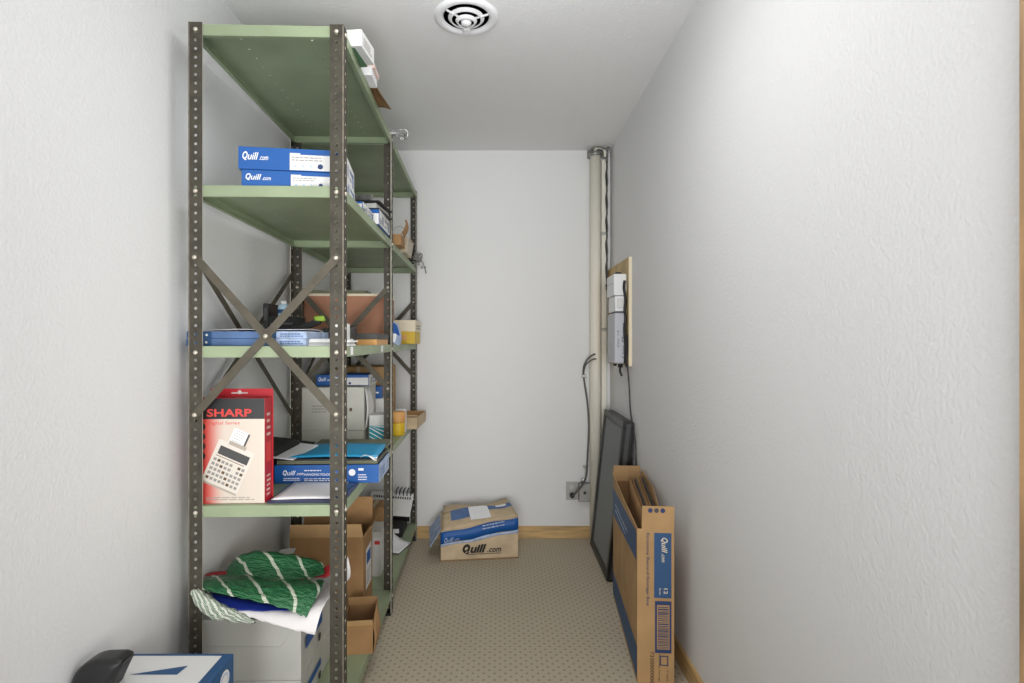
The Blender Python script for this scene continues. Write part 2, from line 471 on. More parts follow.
def solid_box(name, label, cat, loc, size, m, rotz=0.0, group=None, bevel=.002, part='body'):
    t = thing(name, label, cat, loc, rotz, group)
    MB().box(0, size[0], 0, size[1], 0, size[2]).build(part, m, t, bevel=bevel)
    return t
def logo(mb, o, u, v, w, h, m, heavy=.012):
    """Quill.com: large slanted word, small suffix"""
    u = Vector(u); v = Vector(v); o = Vector(o)
    mb.text('Q', o - v * h * .12, u, v, w * .2, h * 1.12, m, .3, heavy * 2)
    mb.text('uill', o + u * w * .2, u, v, w * .42, h * .92, m, .3, heavy)
    mb.text('.com', o + u * w * .64, u, v, w * .36, h * .45, m, .3, heavy * .5)
def lines(mb, o, u, v, w, h, n, m, fill=.4):
    """small print: rows of short bars standing for unreadably small text"""
    u = Vector(u); v = Vector(v); o = Vector(o); rnd = random.Random(int(w * 1e5) + n)
    step = h / n
    for i in range(n):
        x = 0
        ww = w * rnd.uniform(.7, 1)
        while x < ww:
            l = min(rnd.uniform(.06, .16) * w, ww - x)
            mb.patch(o + u * x + v * (h - (i + 1) * step), u, v, l, step * fill, m, .0009)
            x += l + w * .025

# ------------------------------------------------------------------ shelf with file-folder boxes (second from the top)
def folder_box(label, loc, rotz, w, d, h, lab0=.52, rim=0.0, group='flat blue folder boxes on the second-highest shelf'):
    t = thing('folder_box', label, 'box', loc, rotz, group)
    mb = MB().box(0, w, 0, d, 0, h, 0)
    mb.patch((w, 0, 0), Y, Z, d, h, 1)                     # pale printed end
    b = mb.build('body', [M_qblue, M_white], t, bevel=.0012)
    lb = MB().patch((w * lab0, 0, .002), X, Z, w * (1 - lab0) - .002, h * .70, 0)
    lb.patch((w * lab0, 0, h * .70), X, Z, w * .10, h * .10, 0)
    lines(lb, (w * (lab0 + .02), 0, h * .46), X, Z, w * .30, h * .24, 2, 2)
    for k in range(3): lb.disc((w * (lab0 + .05 + k * .075), 0, h * .22), X, Z, h * .06, 10, 3, .0009)
    lb.disc((w * (lab0 + .29), 0, h * .22), X, Z, h * .12, 20, 1, .0009)
    lb.build('label', [M_white, M_navy, M_gink, M_lblue], t)
    lt = MB(); logo(lt, (w * .04, 0, h * .42), X, Z, w * .24, h * .36, 0)
    lt.build('lettering', M_paper, t)
    en = MB()
    en.patch((w, d * .05, h * .1), Y, Z, d * .16, h * .35, 0); en.patch((w, d * .28, h * .15), Y, Z, d * .1, h * .6, 0)
    en.patch((w, d * .5, h * .55), Y, Z, d * .3, h * .2, 1); en.patch((w, d * .5, h * .2), Y, Z, d * .2, h * .15, 1)
    en.patch((w, d * .8, h * .1), Y, Z, d * .12, h * .7, 0)
    en.build('end_print', [M_qblue, M_sblue], t)
    return t
R8 = math.radians(8)
b1 = folder_box('lower of the two blue folder boxes stacked at the front of the second-highest shelf', (-.769, 1.642, LV[3] + .001), R8, .300, .232, .0525, .47)
b2 = folder_box('upper of the two blue folder boxes stacked at the front of the second-highest shelf', (-.777, 1.638, LV[3] + .054), R8, .306, .240, .0665, .48)
b3 = folder_box('low blue box with pale end behind the front stack on the second-highest shelf', (-.775, 1.93, LV[3] + .001), math.radians(2), .292, .20, .032)
b4 = folder_box('small blue and white box at the second-highest shelf edge beside the middle post', (-.70, 2.165, LV[3] + .001), math.radians(1.5), .225, .23, .060)
# dark things at the back of that shelf
t = thing('ring_binder', 'black ring binder lying flat behind the blue boxes on the second-highest shelf', 'binder', (-.80, 2.24, LV[3] + .0625), math.radians(-4))
t.location = (-.745, 2.19, LV[3] + .0625)
MB().box(0, .27, 0, .2, 0, .004).build('lower_cover', M_black, t)
MB().box(0, .27, 0, .2, .030, .034).build('upper_cover', M_black, t)
MB().box(0, .004, 0, .2, .004, .030).build('spine', M_black, t)
MB().box(.02, .255, .01, .19, .005, .026).build('pages', M_grey, t)
t = thing('hole_punch', 'black hole punch with a steel lever on top of the black binder', 'hole punch', (-.66, 2.22, LV[3] + .0975))
MB().box(0, .13, 0, .09, 0, .012).build('base', M_blackm, t, bevel=.002)
MB().hexa([(.0, .03, .02), (.13, .03, .02), (.13, .06, .02), (0, .06, .02), (0, .02, .030), (.14, .02, .042), (.14, .07, .042), (0, .07, .030)]).build('lever', M_steel, t, bevel=.002)
MB().lathe([(.009, .012), (.009, .022), (.0001, .023)], (.025, .045, 0)).lathe([(.009, .012), (.009, .024), (.0001, .025)], (.105, .045, 0)).build('punch_head', M_chrome, t, smooth=True)

# second bay, same shelf
t = thing('cardboard_box', 'small brown cardboard box with a curled open flap on the far second-highest shelf', 'box', (-.60, 2.62, LV[3] + .001), TH)
carton_shell(.13, .12, .05).build('body', [M_card2, M_cardin], t)
def flapf(a, b): return (.13 + .022 * math.sin(b * 2.2) , .0 + .10 * a, .05 + .085 * b - .02 * b * b + .012 * math.sin(a * PI))
MB().grid(flapf, 6, 8).build('flap', M_card2, t, smooth=True, solid=.003)
t = thing('plastic_tub', 'clear plastic tub of small parts beside the curled cardboard box on the second-highest shelf', 'tub', (-.585, 2.85, LV[3] + .001), TH)
MB().hexa([(0, 0, 0), (.10, 0, 0), (.10, .2, 0), (0, .2, 0), (-.006, -.006, .075), (.112, -.006, .075), (.112, .206, .075), (-.006, .206, .075)]).build('tub_wall', M_clear, t)
MB().box(-.008, .116, -.008, .208, .075, .080).build('rim', M_clear, t)
mb = MB()
for k in range(14):
    x = random.uniform(.008, .07); y = random.uniform(.01, .16); z = random.uniform(.004, .05)
    mb.box(x, x + random.uniform(.015, .03), y, y + random.uniform(.015, .04), z, z + .014)
mb.build('contents', M_orng, t)
t = thing('wire_ring', 'thin wire loop standing up behind the clear tub on the second-highest shelf', 'wire', (-.54, 2.95, LV[3] + .0822))
mb = MB(); mb.tube([(-.003, .0, .036 + 0)] + [(.036 * math.cos(q), 0, .036 + .036 * math.sin(q)) for q in [k * PI / 8 for k in range(0, 17)]][0:0], .001) if False else None
mb = MB(); mb.tube([(.036 * math.cos(k * PI / 8), .004 * k / 16, .037 + .036 * math.sin(k * PI / 8)) for k in range(17)], .0013, 6)
mb.build('loop', M_steel, t, smooth=True)
def tangle(name, label, loc, n, sx, sy, sz, m, r, seed, drop=None):
    rnd = random.Random(seed); pts = []
    for k in range(n):
        a = k * 1.15
        pts.append((sx * math.cos(a) * rnd.uniform(.5, 1), sy * math.sin(a * 1.3) * rnd.uniform(.5, 1), r + abs(sz * rnd.uniform(0, 1))))
    if drop: pts += drop
    mb = MB().tube(pts, r, 6)
    o = mb.build(name, m, smooth=True, loc=loc)
    return tag(o, label, 'cable', 'coiled cables at the far end of the second-highest shelf')
tangle('cable_coil', 'black cable coil on the far end of the second-highest shelf', (-.533, 3.16, LV[3] + .001), 26, .05, .075, .07, M_black, .0034, 3)
tangle('cable_coil', 'silver grey cable coil hanging over the far edge of the second-highest shelf', (-.512, 3.25, LV[3] + .001), 26, .06, .085, .065, M_steel, .003, 5,
       [(.04, .02, .02), (.060, .02, -.005), (.050, -.02, -.03), (.068, .03, -.02), (.060, .06, -.012), (.072, .035, -.055)])
tangle('cable_coil', 'white cable coil at the end post of the second-highest shelf', (-.53, 3.39, LV[3] + .001), 20, .045, .04, .075, M_grey, .003, 11)

# ------------------------------------------------------------------ top shelf
ZT = LV[4]
t = thing('envelope_box', 'white envelope box overhanging the right edge of the top shelf', 'box', (-.672, 1.775, ZT + .003), math.radians(-6.2))
t.location = (-.676, 1.775, ZT + .003)
MB().box(0, .238, 0, .122, 0, .054, 0).build('body', M_white, t, bevel=.0015)
mb = MB()
lines(mb, (.238, .02, .012), Y, Z, .08, .03, 3, 0); mb.build('end_print', M_gink, t)
tag(MB().box(-.12, .104, 0, .118, 0, .0022).build('pocket_folder', mat('green_folder', (84, 122, 92), .6), loc=(-.567, 1.7732, ZT + .0006), rot=(0, 0, math.radians(-6.2))),
    'green pocket folder under the white box on the top shelf', 'folder')
t = thing('paper_stack', 'stack of white and pinkish papers behind the white box on the top shelf', 'papers', (-.62, 1.93, ZT + .001), math.radians(2))
MB().box(0, .17, 0, .10, 0, .030).build('lower_sheets', M_paper, t)
MB().box(.01, .178, .012, .10, .0305, .045).build('upper_sheets', M_pink, t)
mb = MB()
def kf(a, b):
    x = .12 * b + .02; y = .20 * a
    z = .004 + .035 * math.sin(b * 2.6) * (1 - .4 * a) - .045 * max(0, b - .75) * 3 * (1 - a)
    return (x + .03, y, z + .004)
o = mb.grid(kf, 8, 10).build('kraft_envelope', M_card2, loc=(-.617, 2.07, ZT + .001), smooth=True, solid=.002)
tag(o, 'brown kraft envelope with its corner bent over the top shelf edge', 'envelope')
t = thing('wire_clamp', 'silver wire clamp sticking out from the top corner at the middle post', 'clamp', tuple(SH(SW - .02, SB - .02, ZT + .004)), TH)
MB().box(-.02, .045, -.012, .012, .0, .012).build('jaw', M_chrome, t, bevel=.002)
mb = MB()
mb.tube([(.02, -.01, .014), (.075, -.012, .020), (.092, -.008, .012), (.088, 0, -.012), (.05, .0, -.012), (.03, .002, .006)], .003, 8)
mb.tube([(.02, .012, .014), (.075, .012, .012), (.085, .01, -.004), (.06, .01, -.016), (.04, .008, 0)], .0025, 8)
mb.build('wire_loop', M_chrome, t, smooth=True)
MB().lathe([(.008, 0), (.008, .016), (.0001, .017)], (.082, 0, -.016), n=12).build('screw', M_steel, t, smooth=True)

# ------------------------------------------------------------------ middle shelf (eye level)
ZM = LV[2]
for k in range(2):
    for (x0, w, side) in ((-.948, .250, 'left'), (-.695, .108, 'right')):
        nm = ('lower' if k == 0 else 'upper')
        lab = '%s of the two %s boxes at the front of the middle shelf' % (nm, 'wide slate blue' if side == 'left' else 'short pale blue printed')
        t = thing('slide_box', lab, 'box', (x0, 1.668 + .002 * k, ZM + .001 + .0225 * k), TH, 'shallow blue boxes on the middle shelf')
        MB().box(0, w, 0, .24, 0, .0218).build('body', M_sblue if side == 'left' else M_lblue, t, bevel=.0012)
        mb = MB()
        if side == 'left': mb.patch((0, 0, 0.0005), X, Z, .075, .021, 0); mb.disc((.060, 0, .011), X, Z, .004, 10, 1, .001)
        else:
            mb.patch((.0, 0, .0005), X, Z, .018, .021, 0); lines(mb, (.03, 0, .005), X, Z, .07, .013, 2, 2, .6)
        mb.build('end_print', [M_dblue, M_paper, M_sblue], t)
tag(MB().grid(lambda a, b: (.29 * a, .17 * b, .002 + .003 * math.sin(7 * a) * math.sin(4 * b) + .003), 10, 5).build('paper_sheet', M_paper, loc=(-.885, 1.69, ZM + .0465), smooth=True, solid=.0008),
    'loose white sheet lying on the blue boxes of the middle shelf', 'paper')
# tape dispenser / stapler group
t = thing('desk_organizer', 'black desk organizer with an upright slotted end on the middle shelf', 'organizer', (-.86, 2.0, ZM + .001), TH)
MB().box(0, .02, 0, .12, 0, .152).build('upright_end', M_black, t, bevel=.003)
MB().box(.006, .014, -.0012, 0, .09, .135).build('slot', M_dgrey, t)
MB().box(.02, .115, 0, .12, 0, .105).build('tray_box', M_blackm, t, bevel=.003)
MB().box(.028, .108, -.003, 0, .075, .082).build('rail', M_dgrey, t)
t = thing('correction_bottle', 'small clear blue bottle standing on the black desk organizer', 'bottle', (-.803, 2.05, ZM + .107))
MB().lathe([(.020, 0), (.021, .003), (.021, .035), (.015, .043), (.012, .046)], n=16).build('bottle_body', mat('blue_tint', (176, 204, 220), .3), t, smooth=True)
MB().lathe([(.011, .046), (.011, .058), (.0001, .059)], n=14).build('cap', M_white, t, smooth=True)
mb = MB().lathe([(.0215, .012), (.0215, .026)], n=16, cap=False); mb.build('label_band', M_dblue, t, smooth=True)
t = thing('stapler', 'black and lime green stapler lying among the papers of the middle shelf', 'stapler', (-.735, 1.93, ZM + .047), math.radians(28), rot=(0, math.radians(-16), math.radians(14)))
t.location = (-.765, 1.925, ZM + .008)
MB().hexa([(0, 0, 0), (.16, .004, 0), (.16, .036, 0), (0, .04, 0), (0, 0, .012), (.16, .004, .010), (.16, .036, .010), (0, .04, .012)]).build('base', M_black, t, bevel=.003)
MB().hexa([(0, .004, .012), (.15, .008, .030), (.15, .032, .030), (0, .036, .012), (0, .004, .04), (.15, .010, .052), (.15, .030, .052), (0, .036, .04)]).build('handle', M_blackm, t, bevel=.005)
MB().hexa([(.13, .006, .045), (.165, .006, .034), (.165, .034, .034), (.13, .034, .045), (.13, .008, .062), (.165, .008, .056), (.165, .032, .056), (.13, .032, .062)]).build('grip', M_lime, t, bevel=.004)
t = thing('ruler', 'pale grey ruler leaning diagonally across the black box on the middle shelf', 'ruler', (-.66, 1.80, ZM + .003), rot=(0, math.radians(-30), math.radians(3)))
MB().box(0, .085, 0, .03, 0, .002).build('blade', M_grey, t)
lines(MB(), (0, 0, 0), X, Y, .08, .01, 1, 0)
t = thing('card_file', 'black card file box in front of the terracotta box on the middle shelf', 'box', (-.655, 1.93, ZM + .012), math.radians(4))
t.location = (-.650, 1.945, ZM + .001)
MB().hexa([(0, 0, 0), (.12, 0, 0), (.12, .12, 0), (0, .12, 0), (0, 0, .05), (.12, 0, .06), (.12, .12, .075), (0, .12, .065)]).build('body', M_black, t, bevel=.003)
MB().box(.0, .122, -.002, .0, .030, .034).build('seam', M_dgrey, t)
MB().box(.05, .07, -.004, 0, .018, .028).build('clasp', M_steel, t)
for k in range(4):
    w = [.20, .19, .205, .17][k]; z0 = ZM + .001 + [0, .0062, .0118, .0170][k]
    o = MB().box(0, w, 0, .105, 0, .005).build('paper_pad', [M_paper, M_grey, M_paper, M_white][k], loc=(-.668 + [0, .008, .0, .022][k], 1.69 + .004 * k, z0), rot=(0, 0, math.radians([1, 3, 1.5, 4][k])))
    tag(o, ['bottom white pad of the paper pile at the front right of the middle shelf',
            'greyish second pad from the bottom in the middle shelf paper pile',
            'third white pad up in the middle shelf paper pile',
            'smallest top pad of the middle shelf paper pile'][k], 'paper pad', 'paper pads on the middle shelf')
t = thing('label_roll', 'small white carton standing on the paper pile beside the front post', 'carton', (-.588, 1.80, ZM + .001), TH)
t.location = (-.560, 1.86, ZM + .001)
MB().box(0, .045, 0, .04, 0, .072).build('body', M_white, t, bevel=.003)
MB().box(.002, .043, .002, .038, .072, .075).build('lid', M_grey, t)
t = thing('letter_tray', 'dark grey letter tray with a tan wooden base at the rear of the middle shelf', 'tray', (-.70, 2.16, ZM + .001), TH)
MB().box(0, .215, 0, .26, 0, .022).build('wood_base', M_orng, t)
MB().box(-.003, .218, -.003, .263, .022, .045).build('tray', M_dgrey, t, bevel=.002)
# far bay, middle shelf
t = thing('document_box', 'terracotta document box with a cream top edge on the far middle shelf', 'box', (-.925, 2.60, ZM + .001), TH)
MB().box(0, .375, 0, .30, 0, .228).build('body', M_terra, t, bevel=.002)
MB().box(-.003, .378, -.003, .303, .228, .240).build('lid_edge', M_cream, t, bevel=.0015)
o = MB().box(0, .26, 0, .25, 0, .018).build('file_folder', M_olive, loc=(-.905, 2.63, ZM + .2425), rot=(0, 0, math.radians(3)))
tag(o, 'olive file folder lying on the terracotta document box', 'folder')
t = thing('plastic_bag', 'blue and white printed plastic bag on the middle shelf of the far bay', 'bag', (-.518, 2.72, ZM + .001), TH)
def bagf(a, b):
    q = a * 2 * PI; s = 1 - .35 * b ** 3
    return (.028 * math.cos(q) * s + .004 * math.sin(5 * b + q), .06 * math.sin(q) * s, .105 * b + .006 * math.sin(3 * q))
MB().grid(bagf, 18, 8).build('bag_body', M_lblue, t, smooth=True)
def bagg(a, b): 
    p = Vector(bagf(.62 + a * .3, .45 + b * .5)); return (p.x * 1.04, p.y * 1.04, p.z)
MB().grid(bagg, 8, 4).build('bag_print', M_qblue, t, smooth=True)
def bagh(a, b):
    p = Vector(bagf(.68 + a * .14, .05 + b * .4)); return (p.x * 1.04, p.y * 1.04, p.z)
MB().grid(bagh, 6, 4).build('bag_label', M_paper, t, smooth=True)
t = thing('carton', 'yellow carton with a cream lid at the end of the middle shelf', 'carton', (-.597, 3.12, ZM + .001), TH)
MB().box(0, .115, 0, .26, 0, .075).build('body', M_yell, t, bevel=.002)
MB().box(-.003, .118, -.003, .263, .070, .135).build('lid', M_cream, t, bevel=.002)
mb = MB(); mb.patch((.02, 0, .02), X, Z, .05, .03, 0); lines(mb, (.118, .05, .085), Y, Z, .2, .03, 2, 1); mb.build('print', [M_orng, M_bink], t)

# ------------------------------------------------------------------ lower shelf: calculator box and supplies
ZL = LV[1]
t = thing('calculator_box', 'red and white boxed printing calculator standing at the front of the lower shelf', 'box', (-.902, 1.645, ZL + .001), TH)
w, d, h = .199, .058, .3145
M_pinkgrad = gradient_material('pink_fade_print', (208, 72, 62), (216, 203, 190), .02, .085)
M_blackg = gradient_material('black_fade_print', (30, 30, 32), (52, 52, 54), .02, .18)
MB().box(0, w, 0, d, 0, h, 0).build('body', M_red, t, bevel=.0015)
tb = MB()
hx0, hx1 = .075, .125; hz = h + .012
tb.poly([(.012, d, h), (w + .003, d, h), (w + .003, d, h + .024), (.012, d, h + .024)])
tb.poly([(w - .001, d, 0), (w + .003, d, 0), (w + .003, d, h), (w - .001, d, h)])
tb.build('hang_tab', M_red, t, solid=.0015)
hh = MB()
hh.text('-', (hx0, d - .001, h + .009), X, Z, .05, .0035, 0); hh.disc((.1, d - .001, h + .013), X, Z, .006, 14, 0, .001)
hh.build('hang_hole', M_grey, t)
fp = MB(); fp.patch((.001, 0, .001), X, Z, w - .002, h * .80, 0); fp.build('front_print', M_pinkgrad, t)
bb = MB(); bb.patch((.001, 0, h * .80 + .001), X, Z, w - .002, h * .195, 0); bb.build('black_band', M_blackg, t)
lt = MB()
lt.text('SHARP', (.028, 0, h * .825), X, Z, .132, .0235, 0, 0, .022)
lt.build('lettering', [M_redt, M_gink], t); lt = MB()
lt.text('Digital Series', (.030, 0, h * .742), X, Z, .095, .0125, 0, .15, 0)
lt.build('lettering', [M_redt, M_gink], t); lt = MB()
lines(lt, (.025, 0, h * .035), X, Z, .15, .012, 2, 1)
lt.build('lettering', [M_redt, M_gink], t)
cp = MB()
ca = math.radians(-24); cu, cv = Vector((math.cos(ca), 0, math.sin(ca))), Vector((-math.sin(ca), 0, math.cos(ca)))
co = Vector((.012, 0, .074))
cp.patch(co, cu, cv, .114, .132, 0, .0012)                    # body of printed calculator
cp.patch(co + cu * .002 + cv * (-.006), cu, cv, .11, .006, 4, .0012)
cp.patch(co + cu * .012 + cv * .090, cu, cv, .094, .026, 1, .0016)   # display
cp.patch(co + cu * .03 + cv * .128, cu, cv, .055, .012, 4, .0018)
cp.patch(co + cu * .028 + cv * .128, cu, cv, .045, .052, 5, .0016)
cp.patch(co + cu * .073 + cv * .128, cu, cv, .006, .050, 1, .0016)
for r in range(5):
    for c in range(8):
        if c == 5 and r > 2: continue
        cp.patch(co + cu * (.008 + c * .0128) + cv * (.010 + r * .0145), cu, cv, .009, .0085, 2 if (c + r) % 5 else 3, .0018)
cp.patch(co + cu * .01 + cv * .0835, cu, cv, .09, .002, 3, .0018)
for r in range(5): cp.patch(co + cu * .036 + cv * (.142 + r * .008), cu, cv, .03, .0015, 2, .002)
cp.build('printed_picture', [mat('calc_grey', (222, 214, 204), .5), M_dgrey, M_gink, M_bink, mat('calc_shadow', (176, 164, 152), .5), M_paper], t)
dm = MB()
for k in range(4): dm.disc((.013, 0, .230 - k * .029), X, Z, .0115, 16, 0, .0012)
dm.build('feature_dots', M_ink, t)
sp = MB(); sp.text('SHARP', (w, .018, .05), Z, NY, .08, .012, 0, 0, .02, lift=.0012) if False else None
sp = MB(); sp.patch((w, .010, .12), Y, Z, .035, .06, 0); lines(sp, (w, .012, .02), Y, Z, .03, .07, 5, 1); lines(sp, (w, .012, .2), Y, Z, .03, .08, 4, 1)
sp.build('side_print', [M_redt, M_pink], t)

t = thing('document_tray', 'black and navy box behind the calculator box on the lower shelf', 'box', (-.895, 1.80, ZL + .001), TH)
MB().box(0, .118, 0, .26, 0, .080).build('body', M_blackm, t, bevel=.002)
MB().box(.085, .119, -.0015, 0, .005, .070).build('blue_panel', M_navy, t)
t = thing('open_binder', 'black open binder with loose pages behind the calculator box on the lower shelf', 'binder', (-.835, 1.84, ZL + .088), rot=(math.radians(6), math.radians(4), math.radians(-10)))
t.location = (-.885, 1.925, ZL + .088)
MB().box(0, .15, 0, .20, 0, .006).build('lower_cover', M_black, t)
MB().hexa([(.0, .0, .012), (.12, -.01, .010), (.12, .15, .010), (0, .16, .012), (0, 0, .024), (.10, -.01, .028), (.10, .15, .028), (0, .16, .024)]).build('upper_cover', M_blackm, t, bevel=.004)
MB().box(.05, .185, -.012, .16, .0065, .0095).build('pages', M_paper, t)
o = MB().box(0, .19, 0, .13, 0, .002).build('paper_sheet', M_grey, loc=(-.83, 1.985, ZL + .0785), rot=(0, 0, 0))
bpy.data.objects.remove(o)

# blue folder carton with hanging folders
t = thing('folder_carton', 'blue open folder carton overhanging the lower shelf edge, filled with hanging folders', 'box', (-.768, 1.880, ZL + .001), math.radians(2.2))
w, d, h = .352, .215, .062
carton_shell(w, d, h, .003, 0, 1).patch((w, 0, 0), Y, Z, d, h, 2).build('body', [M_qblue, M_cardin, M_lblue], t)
lt = MB(); logo(lt, (.028, 0, .028), X, Z, .07, .017, 0)
lines(lt, (.03, 0, .010), X, Z, .06, .012, 2, 0)
lt.build('lettering', [M_paper, M_qblue], t); lt = MB()
lt.text('HANGING FOLDERS', (.10, 0, .026), X, Z, .10, .008, 0, .15, .01); lines(lt, (.10, 0, .042), X, Z, .075, .008, 1, 0); lines(lt, (.10, 0, .008), X, Z, .11, .012, 2, 0)
lt.build('lettering', [M_paper, M_qblue], t); lt = MB()
lt.disc((.262, 0, .036), X, Z, .0115, 18, 0, .001); lt.patch((.283, 0, .042), X, Z, .018, .008, 0); lines(lt, (.282, 0, .010), X, Z, .036, .024, 3, 0)
lt.build('emblem', [M_paper, M_qblue], t); lt = MB()
lines(lt, (w, .02, .012), Y, Z, .12, .035, 3, 1)
lt.patch((w, .012, .035), Y, Z, .02, .014, 0)
lt.build('end_print', [M_paper, M_qblue], t)
for k in range(3):
    o = MB().hexa([(0, 0, 0), (.342, 0, 0), (.342, .195, 0), (0, .195, 0), (0, 0, .005), (.342, 0, .005), (.342, .195, .005), (0, .195, .005)]).build('hanging_folder', [M_olive, M_olive, M_black][k], loc=(-.764, 1.890, ZL + .0645 + .0062 * k), rot=(0, 0, math.radians(2.2 - .6 * k)))
    tag(o, ['olive hanging folder at the bottom of the pile in the blue carton', 'olive hanging folder just under the black folder in the blue carton', 'black hanging folder directly under the teal folder'][k], 'folder', 'hanging folders in the blue carton')
def tf(a, b):
    return (.305 * a + .02 * math.sin(b * 3) * .2, .19 * b, .004 * math.sin(a * 3.1) + .010 * b)
o = MB().grid(tf, 12, 6).build('teal_folder', M_teal, loc=(-.732, 1.898, ZL + .0850), rot=(0, 0, math.radians(2.2)), smooth=True, solid=.003)
o.name = 'report_folder'; tag(o, 'bright teal report folder on top of the folders in the blue carton', 'folder')
t = thing('metal_tabs', 'bent white paper tab poking out at the right corner of the blue carton', 'paper', (-.478, 1.888, ZL + .0835), math.radians(4))
MB().grid(lambda a, b: (.055 * a, .03 * b, .004 + .010 * math.sin(a * 5) * (1 - b)), 8, 3).build('tab', M_paper, t, smooth=True, solid=.001)
t.name = 'paper_tab'
o = MB().hexa([(0, 0, 0), (.292, 0, 0), (.285, .17, 0), (0, .17, 0), (0, .02, .012), (.292, .02, .012), (.285, .17, .018), (0, .17, .018)]).build('folder_bundle', M_olive, loc=(-.735, 2.115, ZL + .0625), rot=(0, 0, math.radians(1)))
t = thing('file_carton', 'low kraft carton under the olive folder bundle behind the blue carton', 'carton', (-.735, 2.115, ZL + .001), math.radians(1))
MB().box(0, .265, 0, .17, 0, .060).build('body', M_card2, t, bevel=.002)
tag(o, 'olive folder bundle behind the teal folder on the lower shelf', 'folders')

# clear blue portfolio and pad
t = thing('portfolio', 'dark blue clear portfolio lying flat at the front of the lower shelf', 'portfolio', (-.697, 1.650, ZL + .001), TH)
MB().hexa([(0, 0, 0), (.228, 0, 0), (.224, .222, 0), (-.005, .222, 0), (0, 0, .004), (.228, 0, .004), (.224, .222, .004), (-.005, .222, .004)]).build('cover', mat('indigo_vinyl', (48, 52, 92), .35), t, bevel=.001)
MB().hexa([(.165, .02, .0042), (.205, .06, .0042), (.216, .20, .0042), (.19, .20, .0042), (.165, .02, .0062), (.205, .06, .0062), (.216, .2, .0062), (.19, .2, .0062)]).build('blue_strip', M_dblue, t)
o = MB().grid(lambda a, b: (.182 * a, .205 * b, .0012 + .003 * math.sin(a * 2.4) * (1 - b)), 10, 6).build('writing_pad', M_paper, loc=(-.690, 1.666, ZL + .0062), rot=(0, 0, TH), smooth=True, solid=.002)
tag(o, 'white writing pad on the dark blue portfolio on the lower shelf', 'pad')

# far bay, lower shelf
t = thing('carton', 'large off-white carton on the lower shelf of the far bay', 'carton', (-.935, 2.60, ZL + .001), TH)
MB().box(0, .29, 0, .28, 0, .062).build('lower_section', M_offw, t, bevel=.002)
MB().box(-.003, .293, -.003, .283, .063, .268).build('body', M_offw, t, bevel=.003)
def sidef(a, b): return (.293 + .022 * math.sin(PI * b) * (.4 + .6 * a) + .004, .005 + .10 * a, .07 + .19 * b)
MB().grid(sidef, 6, 8).build('flap', M_white, t, smooth=True, solid=.003)
mb = MB(); mb.patch((.19, -.003, .14), X, Z, .025, .03, 0); lines(mb, (.05, -.003, .15), X, Z, .07, .04, 3, 0); mb.patch((.225, -.003, .155), X, Z, .012, .016, 1)
mb.build('print', [M_gink, M_bink], t)
t = folder_box('blue topped white folder box on top of the large off-white carton', (-.885, 2.66, ZL + .272), TH, .25, .2, .052, .35, group=None)
t = thing('cardboard_box', 'plain brown cardboard box at the back of the far bay lower shelf', 'box', (-.895, 3.02, ZL + .001), TH)
MB().box(0, .275, 0, .30, 0, .345).build('body', M_card, t, bevel=.002)
MB().box(.11, .13, -.001, .301, .345, .346).box(.11, .13, -.0012, 0, .26, .345).build('packing_tape', M_cardlt, t)
t = thing('cardboard_box', 'white box with torn brown flap and blue top edge behind the middle post', 'box', (-.716, 2.895, ZL + .001), TH)
MB().box(0, .105, 0, .115, 0, .184).build('body', M_white, t, bevel=.002)
MB().box(-.002, .092, -.003, .06, .185, .250).build('blue_top', M_qblue, t, bevel=.002)
MB().patch((.06, -.003, .212), X, Z, .02, .008, 0).build('top_print', M_paper, t)
MB().slab([(.005, -.006, .08), (.055, -.006, .14), (.065, -.006, .175), (.005, -.006, .11)], NY, .015).build('torn_flap', M_card2, t)
t = thing('tissue_carton', 'teal and white striped carton beside the middle post on the lower shelf', 'carton', (-.621, 2.62, ZL + .001), TH)
w, d, h = .070, .11, .135
MB().box(0, w, 0, d, 0, h).build('body', M_white, t, bevel=.002)
mb = MB(); mb.patch((0, 0, .001), X, Z, w, h * .62, 0)
for k in range(6):
    z0 = -.03 + k * .021
    p = [(0, max(.001, z0 + .045)), (0, max(.001, z0 + .050))]
    mb.poly([(0, -.0013, min(h * .62, max(.001, z0 + .040))), (w, -.0013, min(h * .62, max(.001, z0))), (w, -.0013, min(h * .62, max(.001, z0 + .006))), (0, -.0013, min(h * .62, max(.001, z0 + .046)))], 1)
mb.patch((w, 0, .001), Y, Z, d, h * .62, 0)
mb.build('print', [M_tealp, M_paper], t)
t = thing('cardboard_box', 'open tan box overhanging the shelf edge at the end of the lower shelf', 'box', (-.613, 3.05, ZL + .001), math.radians(-1))
carton_shell(.155, .32, .062, .004, 0, 1).build('body', [M_cardlt, M_card], t)
MB().slab([(.0, .0, .062), (.155, 0, .062), (.165, -.05, .080), (.0, -.05, .080)], Z, .003).build('flap', M_cardlt, t)
t = thing('glue_jar', 'yellow jar with an orange upper half in front of the open tan box', 'jar', (-.529, 2.86, ZL + .001))
MB().lathe([(.033, 0), (.036, .004), (.036, .060), (.033, .066)], n=22).build('jar_body', M_yell, t, smooth=True)
MB().lathe([(.0365, .066), (.040, .070), (.040, .118), (.036, .122), (.0001, .122)], n=22).build('lid', M_orng, t, smooth=True)
MB().lathe([(.0372, .010), (.0372, .055)], n=22, cap=False).build('label', M_tealp, t, smooth=True) if False else None
t = thing('tape_roll', 'white cylinder with a dark label spot beside the yellow jar', 'roll', (-.532, 2.955, ZL + .001))
MB().lathe([(.030, 0), (.032, .003), (.032, .120), (.028, .124), (.0001, .124)], n=20).build('body', M_white, t, smooth=True)
MB().disc((.0, -.0325, .07), X, Z, .012, 14, 0, .001).build('label', M_navy, t)

